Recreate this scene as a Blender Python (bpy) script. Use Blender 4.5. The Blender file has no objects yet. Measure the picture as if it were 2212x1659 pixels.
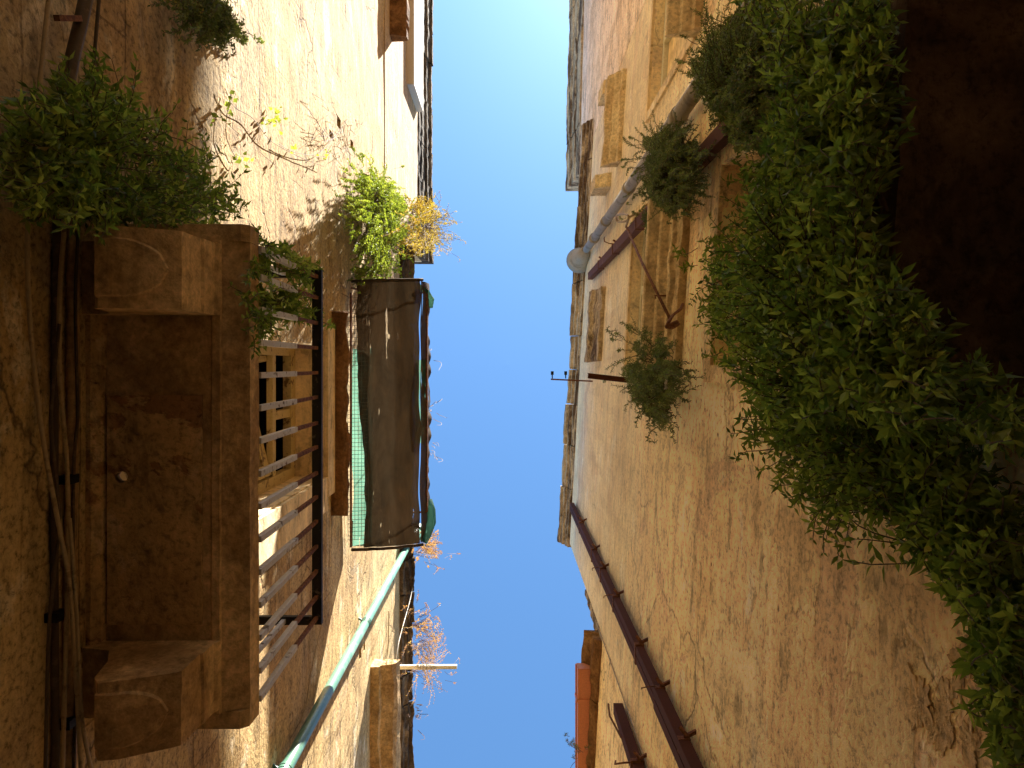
import bpy, math, random
from mathutils import Vector, Matrix, noise
random.seed(7)
S = bpy.context.scene
C = S.collection

# ------------------------------------------------------------------ camera, sky, sun, exposure
CZ = 1.6                       # eye height of the photographer in the alley
F = 740.0
cam = bpy.data.cameras.new('camera'); camo = bpy.data.objects.new('camera', cam); C.objects.link(camo)
cam.sensor_width = 36; cam.lens = F / 1024 * 36
cam.shift_x = 0.0049; cam.shift_y = -0.0186
cam.clip_start = 0.02; cam.clip_end = 2000
camo.location = (0, 0, CZ); camo.rotation_euler = (math.pi, 0, 0)
S.camera = camo

SUN = Vector((1, -2.7, 3.88)).normalized()
w = bpy.data.worlds.new('World'); S.world = w; w.use_nodes = True
nt = w.node_tree; nt.nodes.clear()
sky = nt.nodes.new('ShaderNodeTexSky'); sky.sky_type = 'NISHITA'; sky.sun_disc = False
sky.sun_elevation = math.asin(SUN.z); sky.sun_rotation = math.atan2(SUN.x, SUN.y)
sky.altitude = 50; sky.air_density = 1.0; sky.dust_density = 0.35; sky.ozone_density = 0.45
bg = nt.nodes.new('ShaderNodeBackground'); bg.inputs[1].default_value = 0.05
wo = nt.nodes.new('ShaderNodeOutputWorld')
tintn = nt.nodes.new('ShaderNodeMix'); tintn.data_type = 'RGBA'; tintn.blend_type = 'MULTIPLY'; tintn.inputs[0].default_value = 1; tintn.inputs[7].default_value = (.41, .61, .72, 1)
nt.links.new(sky.outputs[0], tintn.inputs[6]); nt.links.new(tintn.outputs[2], bg.inputs[0]); nt.links.new(bg.outputs[0], wo.inputs[0])
sl = bpy.data.lights.new('sun', 'SUN'); sl.energy = 3.05; sl.angle = math.radians(0.53); sl.color = (1.0, 0.93, 0.82)
so = bpy.data.objects.new('sun', sl); C.objects.link(so)
so.rotation_euler = SUN.to_track_quat('Z', 'Y').to_euler(); so.location = (6, -14, 25)
S.view_settings.view_transform = 'Standard'; S.view_settings.look = 'None'
S.view_settings.exposure = 3.2; S.view_settings.gamma = 1; S.view_settings.use_curve_mapping = False
S.render.engine = 'CYCLES'
S.cycles.max_bounces = 7; S.cycles.diffuse_bounces = 5; S.cycles.transparent_max_bounces = 8

# ------------------------------------------------------------------ helpers
K = 0.46293                    # measured coordinates (2212 wide) -> 1024 wide
VX, VY = 507.0, 365.0
def ray(px, py): return (px * K - VX) / F, (py * K - VY) / F

class Wall:                    # X = a + b*Y ; side = +1 when it looks towards +X (left wall)
    def __init__(s, a, b, side): s.a, s.b, s.side = a, b, side
    def pt(s, y, z, p=0.0): return Vector((s.a + s.b * y + s.side * p, y, z))
    def at(s, px, py, p=0.0):  # point on the plane standing p proud of the wall
        dx, dy = ray(px, py); zr = (s.a + s.side * p) / (dx - s.b * dy)
        return Vector((dx * zr, dy * zr, zr + CZ))
LW = Wall(-1.63, 0.0, 1)
RW = Wall(1.19, -0.058, -1)
RW1 = Wall(1.40 - 0.024 * 3.7, -0.024, -1)
def at_z(px, py, zr):
    dx, dy = ray(px, py); return Vector((dx * zr, dy * zr, zr + CZ))

class MB:
    def __init__(s): s.v, s.f, s.mi, s.tint = [], [], [], None
    def add(s, vs, fs, m=0):
        n = len(s.v); s.v += [tuple(v) for v in vs]; s.f += [tuple(i + n for i in f) for f in fs]; s.mi += [m] * len(fs)
    def hexa(s, c, m=0):       # 8 corners: bottom 4 then top 4
        s.add(c, [(0, 3, 2, 1), (4, 5, 6, 7), (0, 1, 5, 4), (1, 2, 6, 5), (2, 3, 7, 6), (3, 0, 4, 7)], m)
    def box(s, x0, x1, y0, y1, z0, z1, m=0):
        s.hexa([(x0, y0, z0), (x1, y0, z0), (x1, y1, z0), (x0, y1, z0), (x0, y0, z1), (x1, y0, z1), (x1, y1, z1), (x0, y1, z1)], m)
    def wbox(s, W, y0, y1, z0, z1, p0, p1, m=0):
        P = W.pt
        s.hexa([P(y0, z0, p0), P(y0, z0, p1), P(y1, z0, p1), P(y1, z0, p0), P(y0, z1, p0), P(y0, z1, p1), P(y1, z1, p1), P(y1, z1, p0)], m)
    def tube(s, pts, r, n=8, cap=True, m=0, r1=None):
        pts = [Vector(p) for p in pts]; N = len(pts); rings = []
        up = Vector((0.13, 0.31, 0.94))
        for i, p in enumerate(pts):
            d = (pts[min(i + 1, N - 1)] - pts[max(i - 1, 0)]).normalized()
            if abs(d.dot(up)) > 0.98: up = Vector((0.9, 0.3, 0.1))
            a = d.cross(up).normalized(); b = d.cross(a)
            rr = r if r1 is None else r + (r1 - r) * i / max(N - 1, 1)
            rings.append([p + a * (math.cos(t) * rr) + b * (math.sin(t) * rr) for t in [2 * math.pi * k / n for k in range(n)]])
        vs = [q for R in rings for q in R]; fs = []
        for i in range(N - 1):
            for k in range(n):
                fs.append((i * n + k, i * n + (k + 1) % n, (i + 1) * n + (k + 1) % n, (i + 1) * n + k))
        if cap: fs.append(tuple(range(n))[::-1]); fs.append(tuple((N - 1) * n + k for k in range(n)))
        s.add(vs, fs, m)
    def bar(s, a, b, w, h, side=Vector((1, 0, 0)), m=0):   # rectangular bar a->b
        a, b = Vector(a), Vector(b); d = (b - a).normalized(); u = (side - d * side.dot(d)).normalized(); v = d.cross(u)
        q = lambda p: [p - u * w / 2 - v * h / 2, p + u * w / 2 - v * h / 2, p + u * w / 2 + v * h / 2, p - u * w / 2 + v * h / 2]
        s.hexa(q(a) + q(b), m)
    def sweep(s, W, y0, y1, prof, seg=0.08, jit=0.0, seed=0, m=0):   # profile [(p,z)] closed, swept along the wall
        n = max(1, int(abs(y1 - y0) / seg)); k = len(prof); vs = []; fs = []
        for i in range(n + 1):
            y = y0 + (y1 - y0) * i / n
            for (p, z) in prof:
                q = W.pt(y, z, p)
                if jit and p > 0.01:
                    q = q + Vector(noise.noise_vector(q * 5 + Vector((seed, 0, 0)))) * jit + Vector(noise.noise_vector(q * 17 + Vector((seed, 3, 0)))) * jit * .5
                vs.append(q)
        for i in range(n):
            for j in range(k): fs.append((i * k + j, i * k + (j + 1) % k, (i + 1) * k + (j + 1) % k, (i + 1) * k + j))
        fs.append(tuple(range(k))[::-1]); fs.append(tuple(n * k + j for j in range(k)))
        s.add(vs, fs, m)
    def build(s, name, mat, parent=None, smooth=False, **kw):
        me = bpy.data.meshes.new(name); me.from_pydata(s.v, [], s.f)
        mats = mat if isinstance(mat, (list, tuple)) else [mat]
        for mm in mats: me.materials.append(mm)
        if len(mats) > 1: me.polygons.foreach_set('material_index', s.mi)
        if smooth: me.polygons.foreach_set('use_smooth', [True] * len(s.f))
        if s.tint is not None:
            a = me.attributes.new('tint', 'FLOAT', 'FACE'); a.data.foreach_set('value', s.tint)
        me.validate(); me.update()
        o = bpy.data.objects.new(name, me); C.objects.link(o)
        if parent is not None:
            o.parent = parent
            t = parent; M = Matrix.Identity(4)
            o.matrix_parent_inverse = wm(parent).inverted()
        for k_, v_ in kw.items(): o[k_] = v_
        return o
def wm(o):
    M = o.matrix_basis if o.parent is None else wm(o.parent) @ o.matrix_parent_inverse @ o.matrix_basis
    return M.copy()
def thing(name, label, cat, loc, group=None):
    o = bpy.data.objects.new(name, None); C.objects.link(o); o.location = loc; o.empty_display_size = .1
    o['label'] = label; o['category'] = cat
    if group: o['group'] = group
    return o
def tag(o, label, cat, group=None):
    o['label'] = label; o['category'] = cat
    if group: o['group'] = group
    return o

# ------------------------------------------------------------------ materials
class NT:
    def __init__(s, name):
        s.m = bpy.data.materials.new(name); s.m.use_nodes = True; s.t = s.m.node_tree; s.t.nodes.clear()
        s.out = s.n('ShaderNodeOutputMaterial'); s.b = s.n('ShaderNodeBsdfPrincipled'); s.l(s.b.outputs[0], s.out.inputs[0])
        s.tc = s.n('ShaderNodeTexCoord')
    def n(s, t, **kw):
        x = s.t.nodes.new(t)
        for k, v in kw.items(): setattr(x, k, v)
        return x
    def l(s, a, b): s.t.links.new(a, b)
    def coord(s, sc=(1, 1, 1), loc=(0, 0, 0), rot=(0, 0, 0)):
        m = s.n('ShaderNodeMapping'); m.inputs['Scale'].default_value = sc; m.inputs['Location'].default_value = loc; m.inputs['Rotation'].default_value = rot
        s.l(s.tc.outputs['Object'], m.inputs[0]); return m.outputs[0]
    def noise(s, scale, detail=6, rough=.55, dist=0, vec=None, out=0):
        x = s.n('ShaderNodeTexNoise'); x.inputs['Scale'].default_value = scale; x.inputs['Detail'].default_value = min(detail, 7 if scale < 4 else 4)
        x.inputs['Roughness'].default_value = rough; x.inputs['Distortion'].default_value = dist
        s.l(vec if vec is not None else s.tc.outputs['Object'], x.inputs['Vector']); return x.outputs[out]
    def ramp(s, fac, stops, interp='LINEAR'):
        r = s.n('ShaderNodeValToRGB'); r.color_ramp.interpolation = interp; e = r.color_ramp.elements
        while len(e) < len(stops): e.new(.5)
        for i, (p, c) in enumerate(stops):
            e[i].position = p; e[i].color = (c, c, c, 1) if isinstance(c, (int, float)) else (*c, 1)
        s.l(fac, r.inputs[0]); return r.outputs[0]
    def mix(s, fac, a, b, mode='MIX'):
        x = s.n('ShaderNodeMix', data_type='RGBA', blend_type=mode)
        for val, ix in ((fac, 0), (a, 6), (b, 7)):
            sk = x.inputs[ix]
            if isinstance(val, (int, float)): sk.default_value = val if ix == 0 else (val, val, val, 1)
            elif isinstance(val, tuple): sk.default_value = (*val, 1)
            else: s.l(val, sk)
        return x.outputs[2]
    def math(s, op, a, b=0.0, c=None):
        x = s.n('ShaderNodeMath', operation=op)
        for i, v in enumerate((a, b) if c is None else (a, b, c)):
            if isinstance(v, (int, float)): x.inputs[i].default_value = v
            else: s.l(v, x.inputs[i])
        return x.outputs[0]
    def bump(s, h, strength=.5, dist=.01, prev=None):
        x = s.n('ShaderNodeBump'); x.inputs['Strength'].default_value = strength; x.inputs['Distance'].default_value = dist
        s.l(h, x.inputs['Height'])
        if prev is not None: s.l(prev, x.inputs['Normal'])
        return x.outputs[0]
    def fin(s, col, rough=.85, nrm=None, metal=0, spec=.25):
        if isinstance(col, tuple): s.b.inputs['Base Color'].default_value = (*col, 1)
        else: s.l(col, s.b.inputs['Base Color'])
        if isinstance(rough, (int, float)): s.b.inputs['Roughness'].default_value = rough
        else: s.l(rough, s.b.inputs['Roughness'])
        s.b.inputs['Metallic'].default_value = metal; s.b.inputs['Specular IOR Level'].default_value = spec
        if nrm is not None: s.l(nrm, s.b.inputs['Normal'])
        return s.m

def plaster(name, A, B, Cc, D, pale, off=0, crack=.5, scar=.6, fine=1.0, joints=None, upgrey=None, bumpk=1.0):
    t = NT(name)
    v = t.coord(loc=(off, off * 1.7, off * .6))
    n1 = t.noise(.55, 7, .6, .5, v)
    col = t.mix(t.ramp(n1, [(.36, 0), (.62, 1)]), A, B)
    n2 = t.noise(1.3, 9, .62, .8, t.coord((1, .8, 1.5), (off + 3, 0, 0)))
    col = t.mix(t.math('MULTIPLY', t.ramp(n2, [(.5, 0), (.56, 1)]), .6), col, Cc)
    # scars where an older coat shows, hard edged
    n3 = t.noise(.8, 10, .66, 1.2, t.coord((1, 1, .7), (off + 9, 4, 0)))
    sc = t.ramp(n3, [(.57, 0), (.585, 1)])
    col = t.mix(t.math('MULTIPLY', sc, scar), col, D)
    n4 = t.noise(2.1, 9, .65, .4, t.coord((1, .7, 1.3), (off + 1, 14, 0)))
    pl = t.ramp(n4, [(.58, 0), (.64, 1)])
    col = t.mix(t.math('MULTIPLY', pl, .8), col, pale)
    # run-off streaks falling down the wall
    n5 = t.noise(2.2, 6, .6, .2, t.coord((1, 1.6, .16), (off, 2, 5)))
    col = t.mix(t.math('MULTIPLY', t.ramp(n5, [(.52, 0), (.72, 1)]), .55), col, (.16, .10, .05), 'MULTIPLY') if False else t.mix(t.math('MULTIPLY', t.ramp(n5, [(.5, 0), (.75, 1)]), .5), col, (.30, .19, .10))
    # horizontal laying bands of the render
    n6 = t.noise(3.2, 7, .6, .1, t.coord((1, .22, 2.4), (off, 0, 1)))
    col = t.mix(.8, col, t.ramp(n6, [(.3, .86), (.7, 1.32)]), 'MULTIPLY')
    n7 = t.noise(38, 6, .7, .3, v)
    col = t.mix(.75 * fine, col, t.ramp(n7, [(.34, .45), (.48, 1.08), (.7, 1.4)]), 'MULTIPLY')
    n7b = t.noise(9, 8, .72, .3, t.coord((1, .5, 1.3), (off, 7, 1)))
    col = t.mix(.7, col, t.ramp(n7b, [(.35, .50), (.46, 1.06), (.66, 1.35)]), 'MULTIPLY')
    # pits
    vo = t.n('ShaderNodeTexVoronoi'); vo.inputs['Scale'].default_value = 7.5; t.l(v, vo.inputs['Vector'])
    pit = t.math('MULTIPLY', t.ramp(vo.outputs[0], [(.05, 1), (.12, 0)]), t.ramp(n4, [(.42, 1), (.5, 0)]))
    col = t.mix(t.math('MULTIPLY', pit, .8), col, (.10, .06, .03))
    # cracks
    dn = t.noise(2.2, 5, .6, 0, v, 1)
    vm = t.n('ShaderNodeVectorMath', operation='MULTIPLY_ADD'); t.l(dn, vm.inputs[0]); vm.inputs[1].default_value = (.45, .45, .45); t.l(v, vm.inputs[2])
    vc = t.n('ShaderNodeTexVoronoi', feature='DISTANCE_TO_EDGE'); vc.inputs['Scale'].default_value = .75; t.l(vm.outputs[0], vc.inputs['Vector'])
    cm = t.ramp(t.noise(.9, 3, .5, 0, t.coord(loc=(off, 20, 2))), [(.5, 0), (.56, 1)])
    ck = t.math('MULTIPLY', t.ramp(vc.outputs[0], [(.0, 1), (.011, 0)]), cm)
    col = t.mix(t.math('MULTIPLY', ck, crack), col, (.07, .04, .02))
    h = t.math('ADD', t.math('MULTIPLY', n7, .6), t.math('MULTIPLY', n2, 1.2))
    if joints:
        bt = t.n('ShaderNodeTexBrick'); bt.offset = .5
        sx = t.n('ShaderNodeSeparateXYZ'); t.l(t.tc.outputs['Object'], sx.inputs[0]); cx = t.n('ShaderNodeCombineXYZ')
        wob = t.math('MULTIPLY', t.math('SUBTRACT', t.noise(4, 4), .5), .03)
        t.l(t.math('ADD', sx.outputs[1], wob), cx.inputs[0]); t.l(t.math('ADD', sx.outputs[2], wob), cx.inputs[1]); t.l(cx.outputs[0], bt.inputs[0])
        bt.inputs['Scale'].default_value = 1; bt.inputs['Mortar Size'].default_value = joints[2]; bt.inputs['Mortar Smooth'].default_value = .3
        bt.inputs['Brick Width'].default_value = joints[0]; bt.inputs['Row Height'].default_value = joints[1]
        bt.inputs['Color1'].default_value = (.85, .85, .85, 1); bt.inputs['Color2'].default_value = (1.1, 1.08, 1.05, 1); bt.inputs['Mortar'].default_value = (*joints[4], 1)
        jm = t.ramp(t.noise(.7, 6, .6, 0, t.coord(loc=(off, 31, 0))), [(.42, 0), (.55, 1)])
        if joints[5]:
            jm = t.math('MULTIPLY', jm, t.ramp(t.math('MULTIPLY', sx.outputs[2], 1 / 16.), [(joints[5], 0), (joints[5] + .06, 1)]))
        col = t.mix(t.math('MULTIPLY', jm, joints[3]), col, t.mix(1, col, bt.outputs[0], 'MULTIPLY'))
        h = t.math('SUBTRACT', h, t.math('MULTIPLY', t.math('MULTIPLY', bt.outputs[1], jm), .5))
    if upgrey:
        sx2 = t.n('ShaderNodeSeparateXYZ'); t.l(t.tc.outputs['Object'], sx2.inputs[0])
        f = t.ramp(t.math('MULTIPLY', t.math('ADD', sx2.outputs[2], t.math('MULTIPLY', n1, 1.5)), 1 / 16.), [(upgrey[0], 0), (upgrey[1], 1)])
        col = t.mix(t.math('MULTIPLY', f, upgrey[3]), col, upgrey[2])
    h = t.math('SUBTRACT', h, t.math('ADD', t.math('MULTIPLY', ck, .8), t.math('MULTIPLY', pit, .6)))
    h = t.math('SUBTRACT', h, t.math('MULTIPLY', sc, .35))
    b1 = t.bump(h, .8 * bumpk, .014)
    b2 = t.bump(t.noise(140, 4, .6, 0, v), .35 * bumpk, .003, b1)
    b3 = t.bump(n7b, .5 * bumpk, .012, b2)
    return t.fin(col, .93, b3, spec=.12)

M = {}
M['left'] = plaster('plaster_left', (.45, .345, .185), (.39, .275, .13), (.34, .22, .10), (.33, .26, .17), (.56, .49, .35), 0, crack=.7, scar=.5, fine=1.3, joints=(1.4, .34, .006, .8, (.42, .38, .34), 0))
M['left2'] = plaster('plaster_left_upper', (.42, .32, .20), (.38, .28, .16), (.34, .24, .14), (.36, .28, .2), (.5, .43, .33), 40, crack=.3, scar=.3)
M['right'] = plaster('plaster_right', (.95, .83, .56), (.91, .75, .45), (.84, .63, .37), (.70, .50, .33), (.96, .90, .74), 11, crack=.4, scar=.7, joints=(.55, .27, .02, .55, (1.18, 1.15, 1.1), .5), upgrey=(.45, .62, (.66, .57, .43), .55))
M['right1'] = plaster('plaster_pink', (.84, .70, .56), (.78, .63, .49), (.6, .45, .31), (.56, .44, .31), (.62, .50, .38), 23, crack=.6, scar=.4)
M['right3'] = plaster('plaster_right_low', (.88, .73, .47), (.82, .65, .38), (.7, .5, .28), (.44, .27, .15), (.66, .54, .36), 31, crack=.8, scar=.4)
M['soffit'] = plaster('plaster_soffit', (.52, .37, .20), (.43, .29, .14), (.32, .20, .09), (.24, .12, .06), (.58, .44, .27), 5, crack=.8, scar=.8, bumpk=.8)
M['cream'] = plaster('painted_render', (.74, .60, .37), (.70, .55, .33), (.64, .49, .29), (.58, .42, .24), (.78, .67, .47), 8, crack=.4, scar=.15, fine=.35, bumpk=.5)

M['soffit_shaded'] = plaster('plaster_soffit_shaded', (.085, .05, .03), (.06, .035, .02), (.05, .028, .016), (.05, .022, .012), (.13, .085, .045), 5, crack=.8, scar=.8, bumpk=.8)  # soffit plaster darkened: the deep shade under the low overhang is painted in
def stone(name, A, B, dark, amt=.8, off=0, bumpk=1.0):
    t = NT(name); v = t.coord(loc=(off, 2 * off, off))
    n = t.noise(3, 8, .62, .4, v); col = t.mix(t.ramp(n, [(.35, 0), (.65, 1)]), A, B)
    n2 = t.noise(1.6, 10, .7, .8, t.coord((1, .5, 2.2), (off, 5, 0)))
    col = t.mix(t.math('MULTIPLY', t.ramp(n2, [(.44, 0), (.56, 1)]), amt), col, dark)
    n3 = t.noise(30, 6, .72, .2, v)
    col = t.mix(.8, col, t.ramp(n3, [(.3, .45), (.55, 1), (.7, 1.25)]), 'MULTIPLY')
    n4 = t.noise(7, 8, .7, .3, v); col = t.mix(.6, col, t.ramp(n4, [(.35, .55), (.6, 1.15)]), 'MULTIPLY')
    b = t.bump(t.math('ADD', n3, t.math('MULTIPLY', n4, 2)), .8 * bumpk, .015)
    return t.fin(col, .95, b, spec=.1)
M['stone_dark'] = stone('blackened_stone', (.20, .15, .10), (.11, .08, .05), (.025, .017, .012), .85)
M['stone_right'] = stone('lichened_stone', (.62, .50, .34), (.48, .37, .24), (.10, .06, .035), .95, 4)
M['stone_warm'] = stone('ochre_stone', (.86, .72, .47), (.78, .62, .37), (.56, .38, .2), .5, 9)
M['stone_rust'] = stone('brown_stone', (.36, .20, .09), (.27, .14, .055), (.13, .06, .025), .7, 14)
M['stone_balcony'] = stone('balcony_stone', (.76, .55, .31), (.62, .42, .21), (.34, .20, .095), .65, 19, .5)

def metal(name, col, rust, amt, rough=.5, sc=14, met=0.0):
    t = NT(name); n = t.noise(sc, 8, .65, .3)
    c = t.mix(t.ramp(n, [(amt - .04, 1), (amt + .04, 0)]), col, rust)
    n2 = t.noise(60, 4, .6); c = t.mix(.35, c, t.ramp(n2, [(.3, .6), (.7, 1.25)]), 'MULTIPLY')
    return t.fin(c, rough, t.bump(n, .3, .003), met, .4 if rough < .5 else .15)
M['iron_black'] = metal('black_iron', (.028, .026, .024), (.16, .13, .10), .36, .55)
M['iron_grey'] = metal('grey_painted_iron', (.64, .64, .64), (.16, .12, .09), .38, .6, 20)
M['rust'] = metal('rusty_iron', (.13, .055, .035), (.22, .10, .05), .5, .8, 40)
M['brown_metal'] = metal('brown_lacquered_metal', (.075, .024, .012), (.11, .045, .025), .33, .8, 6)
M['purple_metal'] = metal('dull_purple_brown_metal', (.12, .05, .03), (.17, .09, .05), .35, .8, 6)
M['green_pipe'] = metal('green_enamel', (.09, .20, .145), (.15, .27, .20), .42, .32, 5)
M['white_pipe'] = metal('white_plastic_pipe', (.36, .32, .26), (.26, .22, .16), .42, .7, 5)
M['red_metal'] = metal('terracotta_metal', (.62, .24, .13), (.50, .19, .10), .36, .45, 4)
M['cable_pale'] = metal('pale_cable', (.42, .32, .19), (.25, .18, .1), .4, .6, 20)
M['cable_dark'] = metal('dark_cable', (.10, .07, .045), (.16, .11, .07), .4, .6, 20)
M['black_tape'] = metal('black_tape', (.012, .012, .014), (.03, .03, .03), .4, .5)
M['white_wood'] = metal('white_painted_batten', (.72, .70, .56), (.5, .46, .36), .36, .6, 12)
M['rope'] = metal('pale_rope', (.66, .62, .56), (.45, .40, .34), .42, .9, 60)
M['door_paint'] = metal('peeling_cream_paint', (.60, .46, .22), (.20, .12, .06), .40, .6, 9)
M['peeled_wood'] = metal('peeled_wood', (.30, .22, .12), (.13, .085, .045), .46, .8, 14)
M['grey_box'] = metal('grey_white_render', (.60, .57, .52), (.48, .44, .38), .36, .8, 3)
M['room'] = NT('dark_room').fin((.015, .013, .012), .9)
M['tile'] = stone('roof_tile', (.36, .17, .10), (.28, .13, .08), (.10, .06, .04), .5, 3)
t = NT('alley_paving'); n = t.noise(6, 6); M['ground'] = t.fin(t.mix(t.ramp(n, [(.35, 0), (.65, 1)]), (.055, .045, .035), (.085, .07, .05)), .85, t.bump(n, .5, .02))
t = NT('window_glass'); M['glass'] = t.fin((.03, .035, .04), .08, spec=.6)

def leafmat(name, dark, mid, bright, trans=.45):
    t = NT(name); at = t.n('ShaderNodeAttribute', attribute_name='tint')
    oi = t.n('ShaderNodeObjectInfo')
    f = t.math('FRACT', t.math('ADD', at.outputs['Fac'], t.math('MULTIPLY', oi.outputs['Random'], .0)))
    col = t.ramp(f, [(0, dark), (.5, mid), (.93, bright), (.985, (.34, .27, .09))])
    ge = t.n('ShaderNodeNewGeometry')
    col2 = t.mix(ge.outputs['Backfacing'], col, t.mix(.35, col, (.16, .2, .10)))
    t.l(col2, t.b.inputs['Base Color']); t.b.inputs['Roughness'].default_value = .5; t.b.inputs['Specular IOR Level'].default_value = .3
    tr = t.n('ShaderNodeBsdfTranslucent'); t.l(t.mix(1, col, (1.6, 1.7, .7), 'MULTIPLY'), tr.inputs[0])
    mx = t.n('ShaderNodeMixShader'); mx.inputs[0].default_value = trans
    t.l(t.b.outputs[0], mx.inputs[1]); t.l(tr.outputs[0], mx.inputs[2]); t.l(mx.outputs[0], t.out.inputs[0])
    return t.m
M['leaf'] = leafmat('pellitory_leaf', (.045, .075, .018), (.13, .175, .04), (.32, .36, .10))
M['leaf_olive'] = leafmat('olive_leaf', (.065, .085, .032), (.12, .145, .06), (.22, .25, .11), .35)
M['leaf_lime'] = leafmat('lime_leaf', (.05, .075, .012), (.12, .15, .028), (.27, .30, .075), .4)
M['leaf_gold'] = leafmat('golden_leaf', (.12, .07, .02), (.22, .14, .035), (.28, .22, .06), .4)
M['leaf_red'] = leafmat('reddish_leaf', (.22, .10, .06), (.32, .15, .08), (.42, .26, .14), .3)
M['stem'] = metal('plant_stem', (.09, .075, .04), (.14, .09, .05), .5, .8, 30)
M['twig'] = metal('dry_twig', (.20, .12, .09), (.13, .09, .07), .5, .8, 30)

# ------------------------------------------------------------------ setting: the ground
g = MB(); g.box(-120, 120, -120, 120, -.3, 0)
go = g.build('ground', M['ground']); go['kind'] = 'structure'
for wi in (LW,):
    pass

# ------------------------------------------------------------------ walls
def wall_mesh(W, y0, y1, z0, z1, holes, depth, step=.14, amp=.010):
    """front with holes [(y0,y1,z0,z1,d)], displaced gently, plus the other faces of the body"""
    mb = MB()
    def cuts(a, b, hs):
        c = sorted(set([a, b] + [h for h in hs if a < h < b])); out = []
        for i in range(len(c) - 1):
            n = max(1, round((c[i + 1] - c[i]) / step))
            out += [c[i] + (c[i + 1] - c[i]) * k / n for k in range(n)]
        return out + [b]
    ys = cuts(y0, y1, [h for H in holes for h in H[:2]]); zs = cuts(z0, z1, [h for H in holes for h in H[2:4]])
    near = lambda y, z: any(H[0] - .02 <= y <= H[1] + .02 and H[2] - .02 <= z <= H[3] + .02 for H in holes)
    vs = []; idx = {}
    for i, y in enumerate(ys):
        for j, z in enumerate(zs):
            p = 0
            if i not in (0, len(ys) - 1) and j not in (0, len(zs) - 1) and not near(y, z):
                q = Vector((0, y, z)); p = amp * noise.noise(q * .9) + amp * .6 * noise.noise(q * 3.1 + Vector((5, 0, 0)))
            idx[i, j] = len(vs); vs.append(W.pt(y, z, p))
    fs = []
    for i in range(len(ys) - 1):
        for j in range(len(zs) - 1):
            yc, zc = (ys[i] + ys[i + 1]) / 2, (zs[j] + zs[j + 1]) / 2
            if any(H[0] < yc < H[1] and H[2] < zc < H[3] for H in holes): continue
            f = (idx[i, j], idx[i + 1, j], idx[i + 1, j + 1], idx[i, j + 1]); fs.append(f if W.side > 0 else f[::-1])
    mb.add(vs, fs)
    P = W.pt
    a = [P(y0, z0), P(y1, z0), P(y1, z1), P(y0, z1)]; b = [P(y0, z0, -depth), P(y1, z0, -depth), P(y1, z1, -depth), P(y0, z1, -depth)]
    mb.add(a + b, [(4, 5, 6, 7), (0, 1, 5, 4), (3, 2, 6, 7), (0, 3, 7, 4), (1, 2, 6, 5)])
    for (h0, h1, g0, g1, d) in holes:
        a = [P(h0, g0), P(h1, g0), P(h1, g1), P(h0, g1)]; b = [P(h0, g0, -d), P(h1, g0, -d), P(h1, g1, -d), P(h0, g1, -d)]
        mb.add(a + b, [(0, 1, 5, 4), (1, 2, 6, 5), (2, 3, 7, 6), (3, 0, 4, 7)] + ([(4, 5, 6, 7)] if d < .5 and d != .31 else []))
    return mb

def yz(W, px, py, p=0): q = W.at(px, py, p); return q.y, q.z
def hole_px(W, x, y, wy, wz, d):
    a, b = yz(W, x, y); return (a - wy / 2, a + wy / 2, b - wz / 2, b + wz / 2, d)

# ---- left, taller house (top of the photograph)
Z1T = 14.5 + CZ; Z2T = 11.5 + CZ
YL = -1.97
house1 = thing('house', 'taller cream plastered house with black weathered cornice above the sunlit bush', 'house', (LW.a - 2, -8, 0))
h1 = [hole_px(LW, 732, 265, .10, .16, .25), hole_px(LW, 716, 292, .07, .16, .2), hole_px(LW, 760, 313, .09, .14, .2)]
ok = [h for h in h1 if h[1] < YL]
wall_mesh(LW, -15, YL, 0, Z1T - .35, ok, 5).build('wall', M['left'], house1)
house2 = thing('house', 'cream plastered house with long stone balcony, peeling door and green drainpipe', 'house', (LW.a - 2, 5, 0))
DY0, DY1, DZ0, DZ1 = -.18, 1.0, 3.06 + CZ, 6.59 + CZ
h2 = [(DY0, DY1, DZ0, DZ1, .31)] + [h for h in h1 if h[0] > YL] + [hole_px(LW, 787, 1398, .09, .10, .2), hole_px(LW, 778, 1412, .13, .12, .25), ]
L2W = Wall(-1.63, 0, 1)
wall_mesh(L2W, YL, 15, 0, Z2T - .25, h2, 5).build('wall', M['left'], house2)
# smoother top coat under the eaves
m = MB(); z98 = LW.at(830, 300).z
m.sweep(LW, -15, YL - .003, [(-.05, z98), (.009, z98), (.010, z98 + .03), (.010, Z1T - 1.05), (-.05, Z1T - 1.05)], .2, .002)
m.build('upper_render', M['left2'], house1)
# cornice stones
def cornice(house, W, y0, y1, prof, mat, ln=(.5, .9), jit=.02, seed=0, drop=.0, gap=.012, name='cornice_stone', proud=0.02):
    rnd = random.Random(seed); y = y0; k = 0
    while y < y1 - .15:
        l = rnd.uniform(*ln); e = min(y + l, y1); 
        if y1 - e < .2: e = y1
        dp = rnd.uniform(-proud, proud * .5); dz = rnd.uniform(-proud * .4, proud * .4)
        if rnd.random() >= drop:
            mb = MB(); mb.sweep(W, y + gap / 2, e - gap / 2, [(p + (dp if p > .01 else 0), z + (dz if p > .01 else 0)) for p, z in prof], .06, jit, seed * 10 + k)
            mb.build(name, mat, house, smooth=False)
        y = e; k += 1
zc = Z1T
cornice(house1, LW, -12, YL, [(-.3, zc - 1.05), (.03, zc - 1.05), (.05, zc - .85), (.07, zc - .80), (.08, zc - .5), (.12, zc - .45), (.13, zc - .18), (.175, zc - .14), (.18, zc), (-.3, zc)], M['stone_dark'], (.45, .9), .02, 3)
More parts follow.
